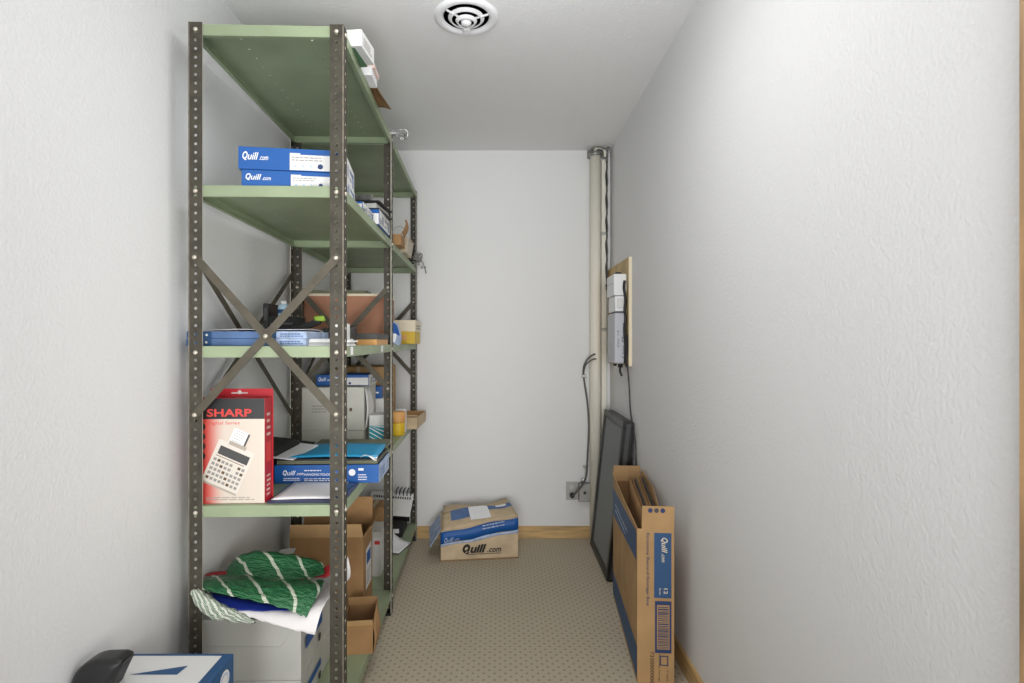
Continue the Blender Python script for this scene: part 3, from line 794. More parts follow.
# ------------------------------------------------------------------ bottom shelf
ZB = LV[0]
def archive_box(label, loc, rotz, w, d, h, lid):
    t = thing('archive_box', label, 'box', loc, rotz, 'pale grey archive boxes on the bottom shelf')
    MB().box(0, w, 0, d, 0, h).build('body', M_grey, t, bevel=.003)
    if lid:
        MB().hexa([(-.004, -.005, h - lid), (w * .80, -.005, h - lid - .006), (w * .8, d + .005, h - lid), (-.004, d + .005, h - lid),
                   (-.004, -.005, h + .004), (w + .004, -.005, h + .004), (w + .004, d + .005, h + .004), (-.004, d + .005, h + .004)]).build('lid', M_grey, t, bevel=.003)
    pr = MB(); pr.patch((w + (.004 if lid else 0), .03, h * .42), Y, Z, .17, h * .20, 0, .002)
    lines(pr, (w + (.004 if lid else 0), .05, h * .45), Y, Z, .11, h * .12, 2, 1)
    pr.lathe([(.0001, .004), (.013, .004)], (w, d * .5, h * .2), 'X', 16, 2)
    pr.build('end_label', [M_qblue, M_paper, M_dgrey], t)
    return t
archive_box('lower pale grey archive box at the front of the bottom shelf', (-.898, 1.655, ZB + .001), TH, .298, .36, .112, 0)
archive_box('upper pale grey lidded archive box under the green wrapping paper', (-.898, 1.655, ZB + .114), TH, .298, .36, .184, .075)
ZW = ZB + .114 + .184 + .006
# gift wrap
def nz(x, y, s=9, a=.01): return a * noise.noise(Vector((x * s, y * s, 3.3)))
WO = Vector((-.897, 1.665, ZW))
def curve(pts):
    Q = [at(*p) - WO for p in pts]
    def ev(t):
        q = t * (len(Q) - 1); i = min(int(q), len(Q) - 2); f = q - i
        p0, p1, p2, p3 = Q[max(i - 1, 0)], Q[i], Q[i + 1], Q[min(i + 2, len(Q) - 1)]
        return 0.5 * ((2 * p1) + (-p0 + p2) * f + (2 * p0 - 5 * p1 + 4 * p2 - p3) * f * f + (-p0 + 3 * p1 - 3 * p2 + p3) * f ** 3)
    return ev
def loft(curves, amp=.006, s=16, seed=0.0):
    E = [curve(c) for c in curves]
    def fn(a, b):
        K = [e(a) for e in E]
        q = b * (len(K) - 1); i = min(int(q), len(K) - 2); f = q - i
        p0, p1, p2, p3 = K[max(i - 1, 0)], K[i], K[i + 1], K[min(i + 2, len(K) - 1)]
        p = 0.5 * ((2 * p1) + (-p0 + p2) * f + (2 * p0 - 5 * p1 + 4 * p2 - p3) * f * f + (-p0 + 3 * p1 - 3 * p2 + p3) * f ** 3)
        n = noise.noise(Vector((a * s, b * s * .6, seed))) + .5 * noise.noise(Vector((a * s * 2.3, b * s * 1.5, seed + 5)))
        return (p.x, p.y + amp * .6 * n, p.z + amp * n)
    return fn
wr = thing('gift_wrap', 'crumpled green striped gift wrap piled on the pale grey archive boxes', 'gift wrap', WO, 0)
MB().grid(loft([[(236, 613, 1.615), (262, 621, 1.61), (290, 629, 1.61), (315, 635, 1.612)],
                [(228, 606, 1.635), (262, 609, 1.635), (292, 612, 1.635), (322, 610, 1.64)],
                [(222, 600, 1.70), (258, 602, 1.71), (295, 603, 1.72), (334, 592, 1.73)],
                [(222, 594, 1.85), (262, 594, 1.86), (302, 594, 1.88), (350, 577, 1.90)],
                [(230, 588, 1.93), (270, 588, 1.95), (310, 586, 1.95), (348, 557, 1.94)]], .004, 14), 30, 22).build('white_liner', M_wwrap, wr, smooth=True, solid=.001)
MB().grid(loft([[(190, 593, 1.600), (197, 607, 1.595), (210, 618, 1.592), (228, 621, 1.592), (256, 624, 1.60)],
                [(194, 589, 1.604), (206, 598, 1.603), (219, 606, 1.603), (234, 612, 1.604), (255, 621, 1.607)],
                [(203, 589, 1.64), (214, 597, 1.64), (226, 604, 1.64), (240, 610, 1.64), (256, 617, 1.64)]], .005, 12, 2.), 22, 10).build('leafy_sheet', M_wrapl, wr, smooth=True, solid=.001)
MB().grid(loft([[(212, 598, 1.622), (228, 609, 1.620), (258, 611, 1.620), (292, 610, 1.624)],
                [(210, 592, 1.66), (234, 598, 1.66), (262, 602, 1.66), (294, 606, 1.66)],
                [(212, 590, 1.74), (236, 593, 1.75), (264, 596, 1.76), (296, 600, 1.76)]], .002, 8, 4.), 14, 8).build('blue_sheet', M_bluew, wr, smooth=True, solid=.001)
MB().grid(loft([[(203, 581, 1.78), (222, 580, 1.79), (260, 582, 1.80), (300, 580, 1.80), (330, 576, 1.80)],
                [(206, 574, 1.82), (220, 571, 1.83), (260, 573, 1.84), (304, 574, 1.84), (334, 563, 1.84)]], .004, 10, 6.), 16, 5).build('red_tissue', M_redw, wr, smooth=True, solid=.001)
MB().grid(loft([[(203, 589, 1.620), (222, 594, 1.612), (246, 599, 1.610), (272, 605, 1.610), (292, 611, 1.612), (306, 618, 1.615)],
                [(202, 583, 1.650), (224, 586, 1.645), (250, 590, 1.645), (276, 594, 1.645), (300, 599, 1.65), (315, 600, 1.66)],
                [(204, 579, 1.70), (226, 579, 1.70), (252, 581, 1.70), (278, 584, 1.70), (302, 586, 1.70), (322, 588, 1.71)],
                [(206, 576, 1.77), (228, 575, 1.77), (254, 576, 1.77), (278, 579, 1.77), (302, 580, 1.77), (324, 580, 1.77)]], .006, 13, 8.), 34, 18).build('green_front_sheet', M_wrapg, wr, smooth=True, solid=.001)
MB().grid(loft([[(224, 580, 1.80), (244, 579, 1.80), (266, 579, 1.80), (288, 580, 1.80), (308, 579, 1.80), (324, 574, 1.80)],
                [(226, 572, 1.83), (242, 564, 1.83), (264, 563, 1.83), (288, 567, 1.83), (308, 570, 1.83), (324, 568, 1.83)],
                [(229, 566, 1.87), (240, 555, 1.87), (262, 551, 1.87), (288, 554, 1.87), (308, 558, 1.87), (322, 562, 1.87)],
                [(232, 572, 1.95), (244, 562, 1.95), (264, 560, 1.95), (288, 562, 1.95), (308, 566, 1.95), (320, 568, 1.95)]], .005, 13, 12.), 32, 16).build('green_back_sheet', M_wrapg, wr, smooth=True, solid=.001)
MB().grid(loft([[(276, 556, 1.93), (284, 555, 1.93), (294, 553, 1.94)], [(280, 550, 1.97), (288, 548, 1.97), (296, 548, 1.98)]], .002, 8, 3.), 6, 4).build('white_corner', M_wwrap, wr, smooth=True, solid=.001)

# open cardboard carton
t = thing('cardboard_box', 'tall open brown carton with raised flaps on the bottom shelf behind the gift wrap', 'box', (-.852, 2.235, ZB + .001), TH)
w, d, h = .296, .185, .34
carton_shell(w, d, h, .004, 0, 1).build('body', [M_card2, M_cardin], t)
MB().slab([(0, 0, h), (w, 0, h), (w - .006, -.006, h + .055), (.006, -.006, h + .055)], NY, .003).build('flap', M_card, t)
MB().slab([(0, d, h), (w, d, h), (w, d + .012, h + .11), (0, d + .012, h + .11)], NY, .003).build('flap', M_card2, t)
MB().slab([(w, .005, h), (w, d - .005, h), (w + .03, d - .01, h + .04), (w + .03, .01, h + .04)], X, .003).build('flap', M_card, t)
mb = MB(); mb.patch((w, .05, .10), Y, Z, .11, .17, 0); mb.patch((w, .065, .20), Y, Z, .08, .05, 1, .001); lines(mb, (w, .06, .12), Y, Z, .09, .06, 4, 2); mb.build('label', [M_white, M_qblue, M_gink], t)
t = thing('cardboard_box', 'short open brown box with a bulging side in front of the tall carton', 'box', (-.70, 1.985, ZB + .39), TH)
t.location = (-.572, 1.995, ZB + .001); t.rotation_euler = (0, 0, math.radians(7))
w, d, h = .110, .165, .125
carton_shell(w, d, h - .02, .003, 0, 1).build('body', [M_card2, M_cardin], t)
def bulge(a, b): return (w + .002 + .018 * math.sin(PI * b) * math.sin(PI * min(1, a + .1)), .165 * a, .0 + .125 * b - .03 * (1 - a) * b * b + .012 * math.sin(a * PI) * b)
MB().grid(bulge, 10, 8).build('side_flap', M_card2, t, smooth=True, solid=.003)
MB().slab([(0, 0, h - .02), (w, 0, h - .02), (w, -.004, h), (0, -.004, h)], NY, .003).build('front_flap', M_card, t)
MB().slab([(0, d, h - .02), (w, d, h - .02), (w, d, h + .01), (0, d, h + .01)], NY, .003).build('rear_flap', M_card2, t)

# far bay, bottom shelf
t = thing('document_box', 'white document box with a red sticker behind the middle post on the bottom shelf', 'box', (-.72, 2.66, ZB + .001), TH)
MB().box(0, .145, 0, .16, 0, .19).build('body', M_white, t, bevel=.002)
MB().box(-.003, .148, -.003, .163, .19, .215).build('lid', M_offw, t, bevel=.002)
MB().patch((.115, -.0005, .155), X, Z, .025, .018, 0).build('sticker', M_redt, t)
t = thing('cardboard_box', 'small brown box behind the white document box on the bottom shelf', 'box', (-.735, 2.84, ZB + .001), TH)
MB().box(0, .16, 0, .14, 0, .28).build('body', M_card2, t, bevel=.002)
MB().box(.07, .09, -.001, .141, .28, .281).build('packing_tape', M_cardlt, t)
t = thing('ring_binder', 'white ring binder with black comb rings propped at the back of the bottom shelf', 'binder', (-.735, 2.995, ZB + .19), rot=(math.radians(34), math.radians(5), TH))
t.location = (-.782, 3.215, ZB + .130)
MB().box(0, .255, 0, .17, 0, .006).build('cover', M_white, t, bevel=.001)
MB().box(0, .255, -.006, 0, -.030, .006).build('spine', M_black, t)
mb = MB()
for k in range(16): mb.box(.02 + k * .0142, .028 + k * .0142, .125, .140, .0062, .0075)
mb.build('punched_slots', M_ink, t)
cb = MB()
for k in range(5):
    cb.tube([(.15 + k * .022, .150, .006), (.148 + k * .022, .172, .022), (.155 + k * .022, .205, .018)], .0035, 6)
cb.build('ring', M_black, t, smooth=True)
t = thing('storage_crate', 'black storage crate under the propped white binder on the bottom shelf', 'crate', (-.80, 3.19, ZB + .001), TH)
MB().hexa([(0, 0, 0), (.235, 0, 0), (.235, .2, 0), (0, .2, 0), (0, 0, .085), (.235, 0, .07), (.235, .2, .17), (0, .2, .185)]).build('body', M_blackm, t, bevel=.003)
MB().box(.02, .215, -.002, 0, .025, .05).build('label_strip', M_paper, t)
o = MB().box(0, .10, 0, .22, 0, .003).build('folder_cover', M_black, loc=(-.64, 3.22, ZB + .001)); bpy.data.objects.remove(o)
t = thing('open_booklet', 'open white booklet lying across the edge of the bottom shelf near the end post', 'booklet', (-.60, 2.80, ZB + .001), math.radians(-10))
t.location = (-.650, 2.965, ZB + .001); t.rotation_euler = (0, 0, math.radians(-14))
MB().hexa([(0, 0, 0), (.115, 0, 0), (.115, .17, 0), (0, .17, 0), (0, 0, .004), (.115, 0, .004), (.115, .17, .004), (0, .17, .004)]).build('cover', M_dgrey, t)
MB().grid(lambda a, b: (.002 + .111 * a, .004 + .162 * b, .006 + .05 * (1 - a) ** 2 * b), 10, 6).build('pages', M_paper, t, smooth=True, solid=.002)

# ------------------------------------------------------------------ items on the floor
# white and navy carton in the near left corner
t = thing('carton', 'white and navy blue carton on the floor in the near left corner', 'carton', (-.958, 1.10, 0.0005), 0)
w, d, h = .283, .30, .4445
MB().box(0, w, 0, d, 0, h).build('body', M_dblue, t, bevel=.002)
mb = MB(); mb.patch((.004, .004, h), X, Y, w - .028, d - .016, 0); mb.build('top_panel', M_white, t)
mb = MB(); mb.poly([(.079, .209, h + .0012), (.192, .209, h + .0012), (.198, .245, h + .0012)], 0)
mb.poly([(.03, .06, h + .0012), (.20, .06, h + .0012), (.21, .13, h + .0012)], 0); mb.build('top_print', M_dblue, t)
mb = MB(); mb.disc((w, d - .048, h - .040), Y, Z, .024, 24, 0); mb.disc((w, d - .048, h - .040), Y, Z, .018, 24, 1, .001); mb.disc((w, d - .048, h - .040), Y, Z, .014, 24, 0, .0014)
lines(mb, (w, d - .058, h - .046), Y, Z, .02, .012, 2, 1); mb.patch((w, .03, .06), Y, Z, .2, .16, 0)
mb.build('side_print', [M_white, M_lblue], t)
o = thing('padded_case', 'black rounded padded case lying on the white and navy carton', 'case', (-.974, 1.235, .4462), 0)
prof = [(.0, 0)] + [(.068 - .068 * math.cos(q * PI / 20), .070 * math.sin(q * PI / 20)) for q in range(1, 11)] + [(.105, .071), (.118, .066), (.119, .058), (.092, 0)]
def casef(a, b):
    q = a * (len(prof) - 1); i = min(int(q), len(prof) - 2); f = q - i
    x = prof[i][0] * (1 - f) + prof[i + 1][0] * f; z = prof[i][1] * (1 - f) + prof[i + 1][1] * f
    k = (1 - abs(2 * b - 1) ** 6) ** .5 if 0 < b < 1 else 0.0
    return (.06 + (x - .06) * k, .07 * b, z * (.35 + .65 * k) * (1 if 0 < b < 1 else .4))
MB().grid(casef, 42, 24).build('shell', M_rubber, o, smooth=True)
MB().tube([(.1195, .015, .058), (.1195, .035, .060), (.1195, .055, .058)], .0022, 6).build('zip', M_dgrey, o, smooth=True)

# crushed carton at the back wall
t = thing('cardboard_box', 'crushed brown carton with blue printed tape on the floor by the back wall', 'box', (-.333, 3.095, .0005), math.radians(7.2))
W, D = .44, .262
A, B, C_, D_ = .170, .238, .262, .224           # heights front-left, front-right, rear-right, rear-left
mb = MB()
mb.hexa([(0, 0, 0), (W, 0, 0), (W, D, 0), (0, D, 0), (0.0, .004, A), (W, -.004, B), (W - .03, D, C_ - .02), (.01, D, D_ - .02)], 0)
mb.build('body', M_cardlt, t, bevel=.003)
def top1(a, b):
    x = .012 + (W - .012) * a - .03 * b * a; y = -.004 + b * .155
    z = (A + (B - A) * a) + .004 + b * (.050 - .012 * a) + .010 * math.sin(a * 5) * b + nz(a * .4, b * .3, 14, .006)
    return (x, y, z)
MB().grid(top1, 18, 8).build('flap', M_cardlt, t, smooth=True, solid=.003)
def top2(a, b):
    x = .02 + (W - .05) * a; y = D - b * .10
    z = (D_ - .02 + (C_ - D_) * a) + .018 - b * .008 + .014 * math.sin(a * 6 + 1)
    return (x, y, z)
MB().grid(top2, 14, 4).build('flap', M_cardlt, t, smooth=True, solid=.003)
MB().slab([(0.0, .01, A), (.0, .22, D_ - .03), (-.062, .20, .125), (-.058, .02, .075)], (-.6, 0, .8), .003).build('flap', M_lblue, t)
mb = MB().patch((0, 0, 0), X, Y, 0.0001, 0.0001)
mb = MB(); mb.poly([(-.002, .195, D_ - .055), (-.002, .03, A - .02), (-.066, .03, .10), (-.072, .19, .135)]); bpy.data.meshes
mb_lift = [.0035]
def ontop(a0, b0, a1, b1, m, mb, n=6):
    def fn(a, b):
        p = Vector(top1(a0 + (a1 - a0) * a, b0 + (b1 - b0) * b)); return (p.x, p.y, p.z + mb_lift[0])
    mb.grid(fn, n, 4, m)
tp = MB()
ontop(.12, .42, .46, .98, 0, tp); ontop(.52, .70, 1.0, .99, 0, tp); tp.build('blue_print', M_sblue, t, smooth=True)
mb_lift[0] = .006; lb = MB(); ontop(.38, .22, .66, .95, 0, lb); lb.build('shipping_label', M_paper, t, smooth=True)
lb = MB(); ontop(.78, .80, .93, .96, 0, lb); lb.build('sticker', M_paper, t, smooth=True)
def band(z0l, z1l, z0r, z1r, nm, m, y):
    k = MB()
    def fn(a, b):
        lo = z0l + (z0r - z0l) * a; hi = z1l + (z1r - z1l) * a
        return (W * a, y - .004 * a * 1.0 - .003, lo + (hi - lo) * b + .004 * math.sin(a * 11 + b))
    return k.grid(fn, 20, 2).build(nm, m, t, smooth=True, solid=.0008)
band(.094, .160, .168, .236, 'printed_tape', M_qblue, .002)
band(.082, .094, .150, .168, 'torn_tape_edge', M_lblue, .001)
lt = MB()
logo(lt, (.020, -.0075, .108), Vector((1, 0, .16)).normalized(), Z, .085, .026, 1, .004)
lt.v = [(x, y - .004, z) for x, y, z in lt.v]
lines(lt, (.235, -.012, .175), Vector((1, 0, .16)).normalized(), Z, .16, .035, 2, 1)
lt.build('tape_lettering', [M_ink, M_lblue], t); lt = MB()
logo(lt, (.122, -.003, .042), X, Z, .22, .052, 0, .045)
lt.patch((.15, -.002, .034), X, Z, .19, .003, 0, .002)
lt.build('lettering', [M_ink, M_lblue], t)
mb = MB(); mb.patch((.0, -.0, .003), X, Z, W, .006, 0, .003); mb.build('base_seam', M_cardin, t)

# tall flat storage-box carton by the right wall
RA = math.radians(-4.6)
EB = thing('storage_box_carton', 'tall narrow kraft carton with blue label standing open against the right wall', 'carton', (.495, 1.992, .0005), RA)
w, d, h = .131, .70, .56
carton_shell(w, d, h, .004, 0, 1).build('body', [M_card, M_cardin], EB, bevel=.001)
MB().slab([(.016, 0, h), (w, 0, h), (w, -.002, h + .083), (.018, -.002, h + .083)], Y, .003).build('front_flap', M_card, EB)
MB().slab([(.0, d - .003, h), (w, d - .003, h), (w, d + .006, h + .07), (.004, d + .006, h + .07)], Y, .003).build('rear_flap', M_card, EB)
MB().slab([(.001, .06, h), (.001, d - .01, h), (-.012, d - .03, h + .055), (-.006, .30, h + .02)], X, .003).build('side_flap', M_card, EB)
MB().slab([(w - .004, .25, h), (w - .004, d - .01, h), (w + .0, d - .02, h + .06), (w + .0, .40, h + .05)], X, .003).build('side_flap', M_card, EB)
lb = MB(); lb.patch((.060, 0, .313), X, Z, .061, .234, 0); lb.build('blue_label', M_dblue, EB)
lt = MB()
D_N = NZ                                       # text running downward: u = -Z, v = +X
logo(lt, (.086, -.0002, .530), NZ, X, .088, .022, 0, .01)
lt.build('lettering', [M_cream, M_navy, M_bink], EB); lt = MB()
lt.text('12', (.094, -.0002, .348), NZ, X, .020, .014, 0, 0, .01)
lt.text('Boxes', (.078, -.0002, .348), NZ, X, .024, .006, 0)
lt.build('lettering', [M_cream, M_navy, M_bink], EB); lt = MB()
lt.text('Economy Record Storage Box', (.030, -.0002, .545), NZ, X, .262, .0135, 1, 0, .004)
lt.build('lettering', [M_cream, M_navy, M_bink], EB); lt = MB()
lt.text('7330000000', (.046, -.0002, .120), NZ, X, .115, .014, 2, 0, .01)
lt.build('lettering', [M_cream, M_navy, M_bink], EB); lt = MB()
lt.text('Economy Storage', (.074, -.0002, .112), NZ, X, .10, .008, 2)
lt.build('lettering', [M_cream, M_navy, M_bink], EB); lt = MB()
lt.text('1 carton  12 boxes', (.104, -.0002, .105), NZ, X, .09, .007, 2)
lt.build('lettering', [M_cream, M_navy, M_bink], EB)
bc = MB(); bc.patch((.063, 0, .115), X, Z, .058, .187, 0, .0006); bc.patch((.070, 0, .128), X, Z, .044, .160, 1, .001)
z = .131; rnd = random.Random(4)
while z < .280:
    b = rnd.choice((.0018, .003, .0045)); bc.patch((.073, 0, z), X, Z, .038, b, 0, .0014); z += b + rnd.choice((.0018, .003, .004))
bc.patch((.080, 0, .070), X, Z, .030, .036, 0, .0008); bc.patch((.084, 0, .074), X, Z, .022, .028, 1, .001)
lines(bc, (.086, 0, .076), X, Z, .018, .024, 4, 0)
bc.build('barcode', [M_navy, M_card], EB)
fd = MB()
for k in range(3): fd.disc((.046 + k * .022, -.002, h + .068), X, Z, .0085, 14, k % 2, .0015)
fd.build('printed_dots', [M_navy, M_dgrey], EB)
bnd = MB()
bnd.poly([(-.0008, d, .395), (-.0008, 0.02, .440), (-.0008, 0.02, .545), (-.0008, d, .525)])
bnd.poly([(-.0008, d, .015), (-.0008, 0.0, .02), (-.0008, 0.0, .135), (-.0008, d, .12)])
bnd.build('side_band', M_dblue, EB)
sl = MB(); lines(sl, (-.001, .60, .44), NY, Z, .4, .05, 2, 0); sl.build('side_lettering', M_lblue, EB)
for k in range(6):
    x = .045 + k * .0125
    def shf(a, b, k=k):
        return (x + .012 * a * math.sin(b * 1.4) * b - .0 , .055 + .50 * a + .02 * k * .2, .006 + (.555 + .050 * a - .006 * k * (1 - a)) * b)
    o = MB().grid(shf, 6, 8).build('cardboard_sheet', [M_card2, M_cardin, M_dgrey][k % 3], loc=(.495, 1.992, .0005), rot=(0, 0, RA), smooth=True, solid=.003)
    nth = ['leftmost', 'second from left', 'third from left', 'fourth from left', 'fifth from left', 'rightmost'][k]
    tag(o, '%s flattened cardboard sheet standing inside the tall kraft carton' % nth, 'cardboard', 'flattened sheets in the tall carton')

# dark framed screen leaning on the right wall
t = thing('framed_screen', 'dark framed grey screen panel leaning on the right wall near the back corner', 'screen', (.546, 2.832, .0065), rot=(0, math.radians(6.1), 0))
T, Dp, H = .056, .52, .824; f = .034
mb = MB()
for (y0, y1, z0, z1) in ((0, Dp, 0, f), (0, Dp, H - f, H), (0, f, f, H - f), (Dp - f, Dp, f, H - f)):
    mb.box(0, T, y0, y1, z0, z1)
mb.build('frame', M_frame, t, bevel=.0025)
MB().box(.010, .030, f, Dp - f, f, H - f).build('screen_mesh', M_mesh, t)
mb = MB()
for (y0, y1, z0, z1) in ((f, Dp - f, f, f + .006), (f, Dp - f, H - f - .006, H - f), (f, f + .006, f + .006, H - f - .006), (Dp - f - .006, Dp - f, f + .006, H - f - .006)):
    mb.box(.004, .0098, y0, y1, z0, z1)
mb.build('inner_bead', M_dgrey, t)
MB().box(.018, .040, -.0015, 0, .01, H - .01).build('edge_channel', M_dgrey, t)

# ------------------------------------------------------------------ pipes, cables and boxes in the back right corner
mb = MB().lathe([(.034, 0.0), (.034, 2.385)], (.593, 3.436, 0.0), n=28)
pp = mb.build('drain_pipe', M_pvc, smooth=True); tag(pp, 'thick cream vertical pipe in the back right corner', 'pipe')
t = thing('conduit', 'slim cream conduit running up beside the thick pipe', 'conduit', (.650, 3.462, .001))
MB().box(-.016, .016, -.014, .006, 0, 2.37).build('channel', M_pvc, t, bevel=.004)
for z in (.35, 1.3, 1.9): MB().box(-.019, .019, -.017, .006, z, z + .02).build('strap', M_plate, t, bevel=.002)
t = thing('pipe_bracket', 'galvanised bracket and hose ends at the ceiling above the corner pipes', 'bracket', (.593, 3.436, 2.385))
MB().lathe([(.040, .0), (.043, .004), (.043, .022), (.037, .026)], n=24).build('collar', M_steel, t, smooth=True)
MB().box(-.045, .085, .02, .036, .0, .050).build('plate', M_steel, t, bevel=.002)
mb = MB()
mb.tube([(.0, 0, .026), (.0, -.012, .046), (.03, -.02, .050), (.055, -.012, .034), (.06, -.002, .0)], .0085, 10)
mb.build('hose', M_pvc, t, smooth=True)
mb = MB(); mb.tube([(-.03, -.01, .02), (-.02, -.035, .045), (.02, -.04, .047), (.05, -.02, .045), (.075, -.01, .012), (.07, -.015, -.03)], .004, 8)
mb.tube([(.03, -.02, .052), (.06, -.035, .035), (.08, -.03, .048), (.09, -.02, .02)], .004, 8)
mb.build('wire', M_steel, t, smooth=True)
rnd = random.Random(2)
for k, lab in enumerate(('black cable running down the corner beside the slim conduit', 'thin grey cable twisted with the black one down the corner')):
    pts = [(.664 + .003 * math.sin(q * 2.1 + k * 2) + .003 * k, 3.441 - .004 * k + .002 * math.cos(q * 1.7), 2.37 - q * .048) for q in range(17)]
    pts += [(.655, 3.40, 1.58), (.652, 3.38, 1.575)] if k == 0 else [(.66, 3.415, 1.57), (.655, 3.40, 1.555)]
    o = MB().tube(pts, .0055 - .0015 * k, 8).build('cable', [M_black, M_cordg][k], smooth=True); tag(o, lab, 'cable')
t = thing('backboard', 'plywood backboard fixed to the right wall behind the white wall unit', 'board', (WR, 2.907, 1.105))
MB().box(-.016, 0, .0, .555, 0, .577).build('panel', M_ply, t)
MB().box(-.0165, 0.0, -.006, 0, 0, .577).build('edge', M_plyedge, t)
BX = WR - .016
t = thing('phone_unit', 'white wall unit with stepped lower front on the plywood backboard', 'wall unit', (BX, 2.95, 1.398))
MB().box(-.069, -.001, .0, .19, .085, .200).build('upper_housing', M_dev, t, bevel=.004)
MB().box(-.060, -.001, .012, .19, .0, .084).build('lower_housing', M_dev, t, bevel=.004)
MB().box(-.050, -.012, .004, .012, .018, .068).build('recess', M_white, t, bevel=.002)
MB().box(-.05, -.02, .04, .09, .200, .214).build('cable_clip', M_black, t)
MB().box(-.0700, -.069, .02, .17, .15, .153).build('seam', M_devg, t)
t = thing('battery_unit', 'grey wall unit with handwriting below the white one on the backboard', 'wall unit', (BX, 2.95, 1.105))
MB().box(-.066, -.001, 0, .19, .012, .285).build('housing', M_devg, t, bevel=.010)
mb = MB()
mb.text('Line Phone', (-.012, 0, .04), Z, NX, .19, .015, 0, .3, .004, lift=.0012)
mb.text('Dec 14', (-.042, 0, .10), Z, NX, .09, .010, 0, .3, 0, lift=.0012)
mb.build('handwriting', M_dgrey, t)
MB().box(-.056, -.01, .02, .17, .285, .2925).build('top_lip', M_dgrey, t)
mb = MB(); mb.lathe([(.013, 0), (.013, -.022), (.0001, -.023)], (-.028, .03, .013), n=12); mb.lathe([(.009, 0), (.009, -.014), (.0001, -.015)], (-.05, .06, .013), n=12)
mb.build('connector', M_blackm, t, smooth=True)
o = MB().tube([(.649, 2.98, 1.122), (.649, 2.98, 1.097), (.647, 2.975, 1.075), (.656, 2.97, 1.050)], .006, 8).build('cable', M_black, smooth=True)
tag(o, 'short black cable stub hanging below the grey wall unit', 'cable')
o = MB().tube([(.664, 2.940, 1.56), (.660, 2.936, 1.52), (.668, 2.938, 1.46), (.664, 2.938, 1.40), (.668, 2.936, 1.36), (.664, 2.938, 1.30), (.667, 2.938, 1.24), (.668, 2.936, 1.18), (.666, 2.938, 1.12)], .0075, 8).build('cable', M_black, smooth=True)
tag(o, 'thick black cable bundle along the near side of both wall units', 'cable')
o = MB().tube([(.668, 2.95, 1.16), (.676, 2.93, 1.10), (.683, 2.92, 1.0), (.686, 2.90, .86), (.686, 2.80, .72), (.687, 2.78, .50), (.685, 2.76, .30)], .0042, 8).build('cable', M_dgrey, smooth=True)
tag(o, 'long dark cable hanging from the backboard down the right wall', 'cable')
o = MB().tube([(.670, 2.925, 1.27), (.671, 2.915, 1.24), (.670, 2.918, 1.19), (.666, 2.922, 1.14), (.670, 2.918, 1.10)], .006, 8).build('cable', M_black, smooth=True)
tag(o, 'looped black cable at the lower right of the grey wall unit', 'cable')

t = thing('wall_outlet', 'steel outlet plate with a black plug on the back wall', 'outlet', (.416, WB, .240))
MB().box(0, .070, -.006, 0, 0, .114).build('cover_plate', M_plate, t, bevel=.002)
MB().lathe([(.015, -.006), (.015, -.009)], (.035, 0, .080), 'Y', 16).lathe([(.015, -.006), (.015, -.009)], (.035, 0, .035), 'Y', 16).build('socket', M_grey, t)
t = thing('junction_box', 'grey steel junction box beside the outlet on the back wall', 'junction box', (.490, WB, .240))
MB().box(0, .074, -.048, 0, 0, .112).build('box', M_steel, t, bevel=.003)
MB().box(.004, .070, -.051, -.048, .004, .108).build('cover', M_plate, t, bevel=.002)
MB().lathe([(.010, -.051), (.010, -.056), (.0001, -.057)], (.037, 0, .056), 'Y', 12).build('switch', M_dgrey, t)
MB().lathe([(.014, .112), (.014, .135), (.011, .14)], (.030, -.025, 0), n=14).build('connector', M_chrome, t, smooth=True)
t = thing('power_cord', 'brown grey power cord looping from the thick pipe down to the outlet', 'cord', (.451, 3.44, .275))
MB().lathe([(.014, .031), (.016, .0), (.012, -.012), (.0001, -.014)], (0, 0, 0), 'Y', 14).build('plug', M_black, t, smooth=True)
L0 = Vector((.451, 3.44, .275))
pts = [(.451, 3.428, .275), (.470, 3.415, .30), (.515, 3.405, .36), (.535, 3.41, .42), (.547, 3.44, .55), (.556, 3.455, .70), (.548, 3.46, .85), (.528, 3.46, .99), (.522, 3.455, 1.06), (.534, 3.43, 1.11), (.556, 3.39, 1.145), (.585, 3.385, 1.16)]
MB().tube([Vector(p) - L0 for p in pts], .0058, 8).build('cord', M_cordg, t, smooth=True)
pts = [(.524, 3.463, 1.03), (.530, 3.442, 1.08), (.548, 3.41, 1.11), (.57, 3.385, 1.125), (.59, 3.385, 1.13)]
MB().tube([Vector(p) - L0 for p in pts], .0045, 8).build('cord', M_cordg, t, smooth=True)
for (x, z) in ((.527, 1.02), (.537, .45)):
    MB().box(x - .014 - L0.x, x + .014 - L0.x, 3.452 - L0.y, 3.4795 - L0.y, z - .008 - L0.z, z + .008 - L0.z).build('cord_clip', M_plate, t, bevel=.002)

# ------------------------------------------------------------------ ceiling vent
t = thing('ceiling_vent', 'round white ceiling vent with concentric louvres', 'vent', (-.125, 2.045, CEIL))
MB().lathe([(.118, 0), (.117, -.005), (.108, -.011), (.094, -.011), (.086, -.006), (.084, 0)], n=56, cap=False).build('outer_ring', M_vent, t, smooth=True)
MB().lathe([(.0001, -.0008), (.086, -.0008)], n=48).build('throat_shade', M_dark, t)  # flat disc, the shade inside the vent is put into its colour
for (r0, r1, z0, z1) in ((.067, .054, -.006, -.015), (.040, .029, -.016, -.026)):
    MB().lathe([(r0, z0), (r1 + .003, z1), (r1, z1), (r1 - .001, z1 + .002), (r0 - .004, z0 + .003)], n=48, cap=False).build('louvre_ring', M_vent, t, smooth=True)
MB().lathe([(.018, -.008), (.020, -.022), (.016, -.032), (.0001, -.034)], n=28).build('centre_cone', M_vent, t, smooth=True)
mb = MB()
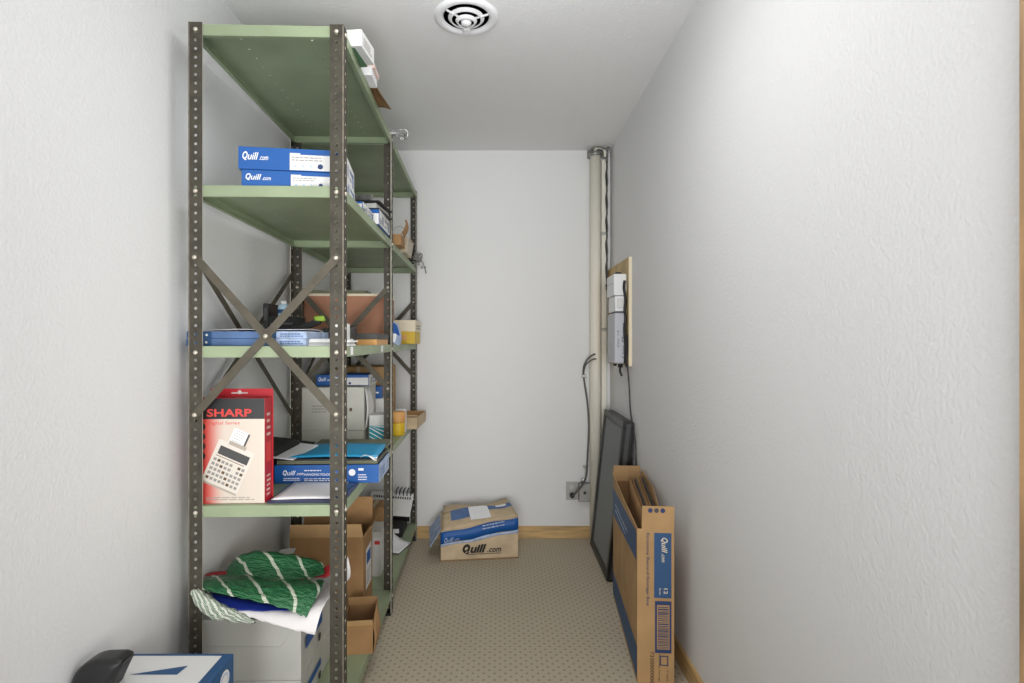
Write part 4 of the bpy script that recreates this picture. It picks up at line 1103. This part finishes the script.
for a in (math.radians(100), math.radians(220), math.radians(340)):
    c, s = math.cos(a), math.sin(a)
    mb.bar((c * .015, s * .015, -.012), (c * .088, s * .088, -.007), .004, .006, (0, 0, -1))
mb.build('spoke', M_vent, t)
MB().box(-.012, .012, .040, .066, -.026, -.012).build('damper_lever', M_vent, t, bevel=.003)

# ------------------------------------------------------------------ lights
def area(name, loc, rot, sx, sy, power, col=(1, 1, 1)):
    l = bpy.data.lights.new(name, 'AREA'); l.shape = 'RECTANGLE'; l.size = sx; l.size_y = sy; l.energy = power; l.color = col
    o = bpy.data.objects.new(name, l); COL.objects.link(o); o.location = loc; o.rotation_euler = rot
    return o
area('ceiling_lamp', (.0, 1.30, 2.37), (0, 0, 0), .45, .7, 5.5, (1, .99, .98))
area('ceiling_uplight_fill', (-.05, 1.25, 2.2), (PI, 0, 0), .5, .8, 4.6, (.97, .985, 1))  # added up-light to brighten the ceiling, not a fixture of its own
area('front_fill', (.0, -8, 1.3), (math.radians(90), 0, 0), 3.5, 3.0, 330, (.98, .99, 1))  # unseen frontal fill, added to lift the deep end of the room
b = area('upward_fill', (.0, -.7, .7), (math.radians(126), 0, 0), .9, .6, 10, (.98, .99, 1)); b.data.spread = math.radians(100)  # added fill aimed up and forward at the ceiling, no actual flash
b = area('side_fill', (.60, .40, 1.25), Vector((-1.45, 2.2, 0)).to_track_quat('-Z', 'Z').to_euler(), .4, 1.7, 4.2, (1, .98, .93)); b.data.spread = math.radians(65)
w = bpy.data.worlds.new('room_ambient'); scene.world = w; w.use_nodes = True
bg = w.node_tree.nodes['Background']; bg.inputs[0].default_value = (1, 1, 1, 1); bg.inputs[1].default_value = .42

# ------------------------------------------------------------------ camera
cd = bpy.data.cameras.new('camera'); cam = bpy.data.objects.new('camera', cd); COL.objects.link(cam)
cam.location = (0, 0, 1.236); cam.rotation_euler = (math.radians(90), math.radians(ROLL), 0)
cd.sensor_width = 36; cd.lens = 552 / 1024 * 36; cd.shift_x = 12 / 1024; cd.shift_y = 0; cd.clip_start = .02
scene.camera = cam
scene.view_settings.view_transform = 'Standard'
scene.view_settings.look = 'None'
scene.view_settings.exposure = 0.0
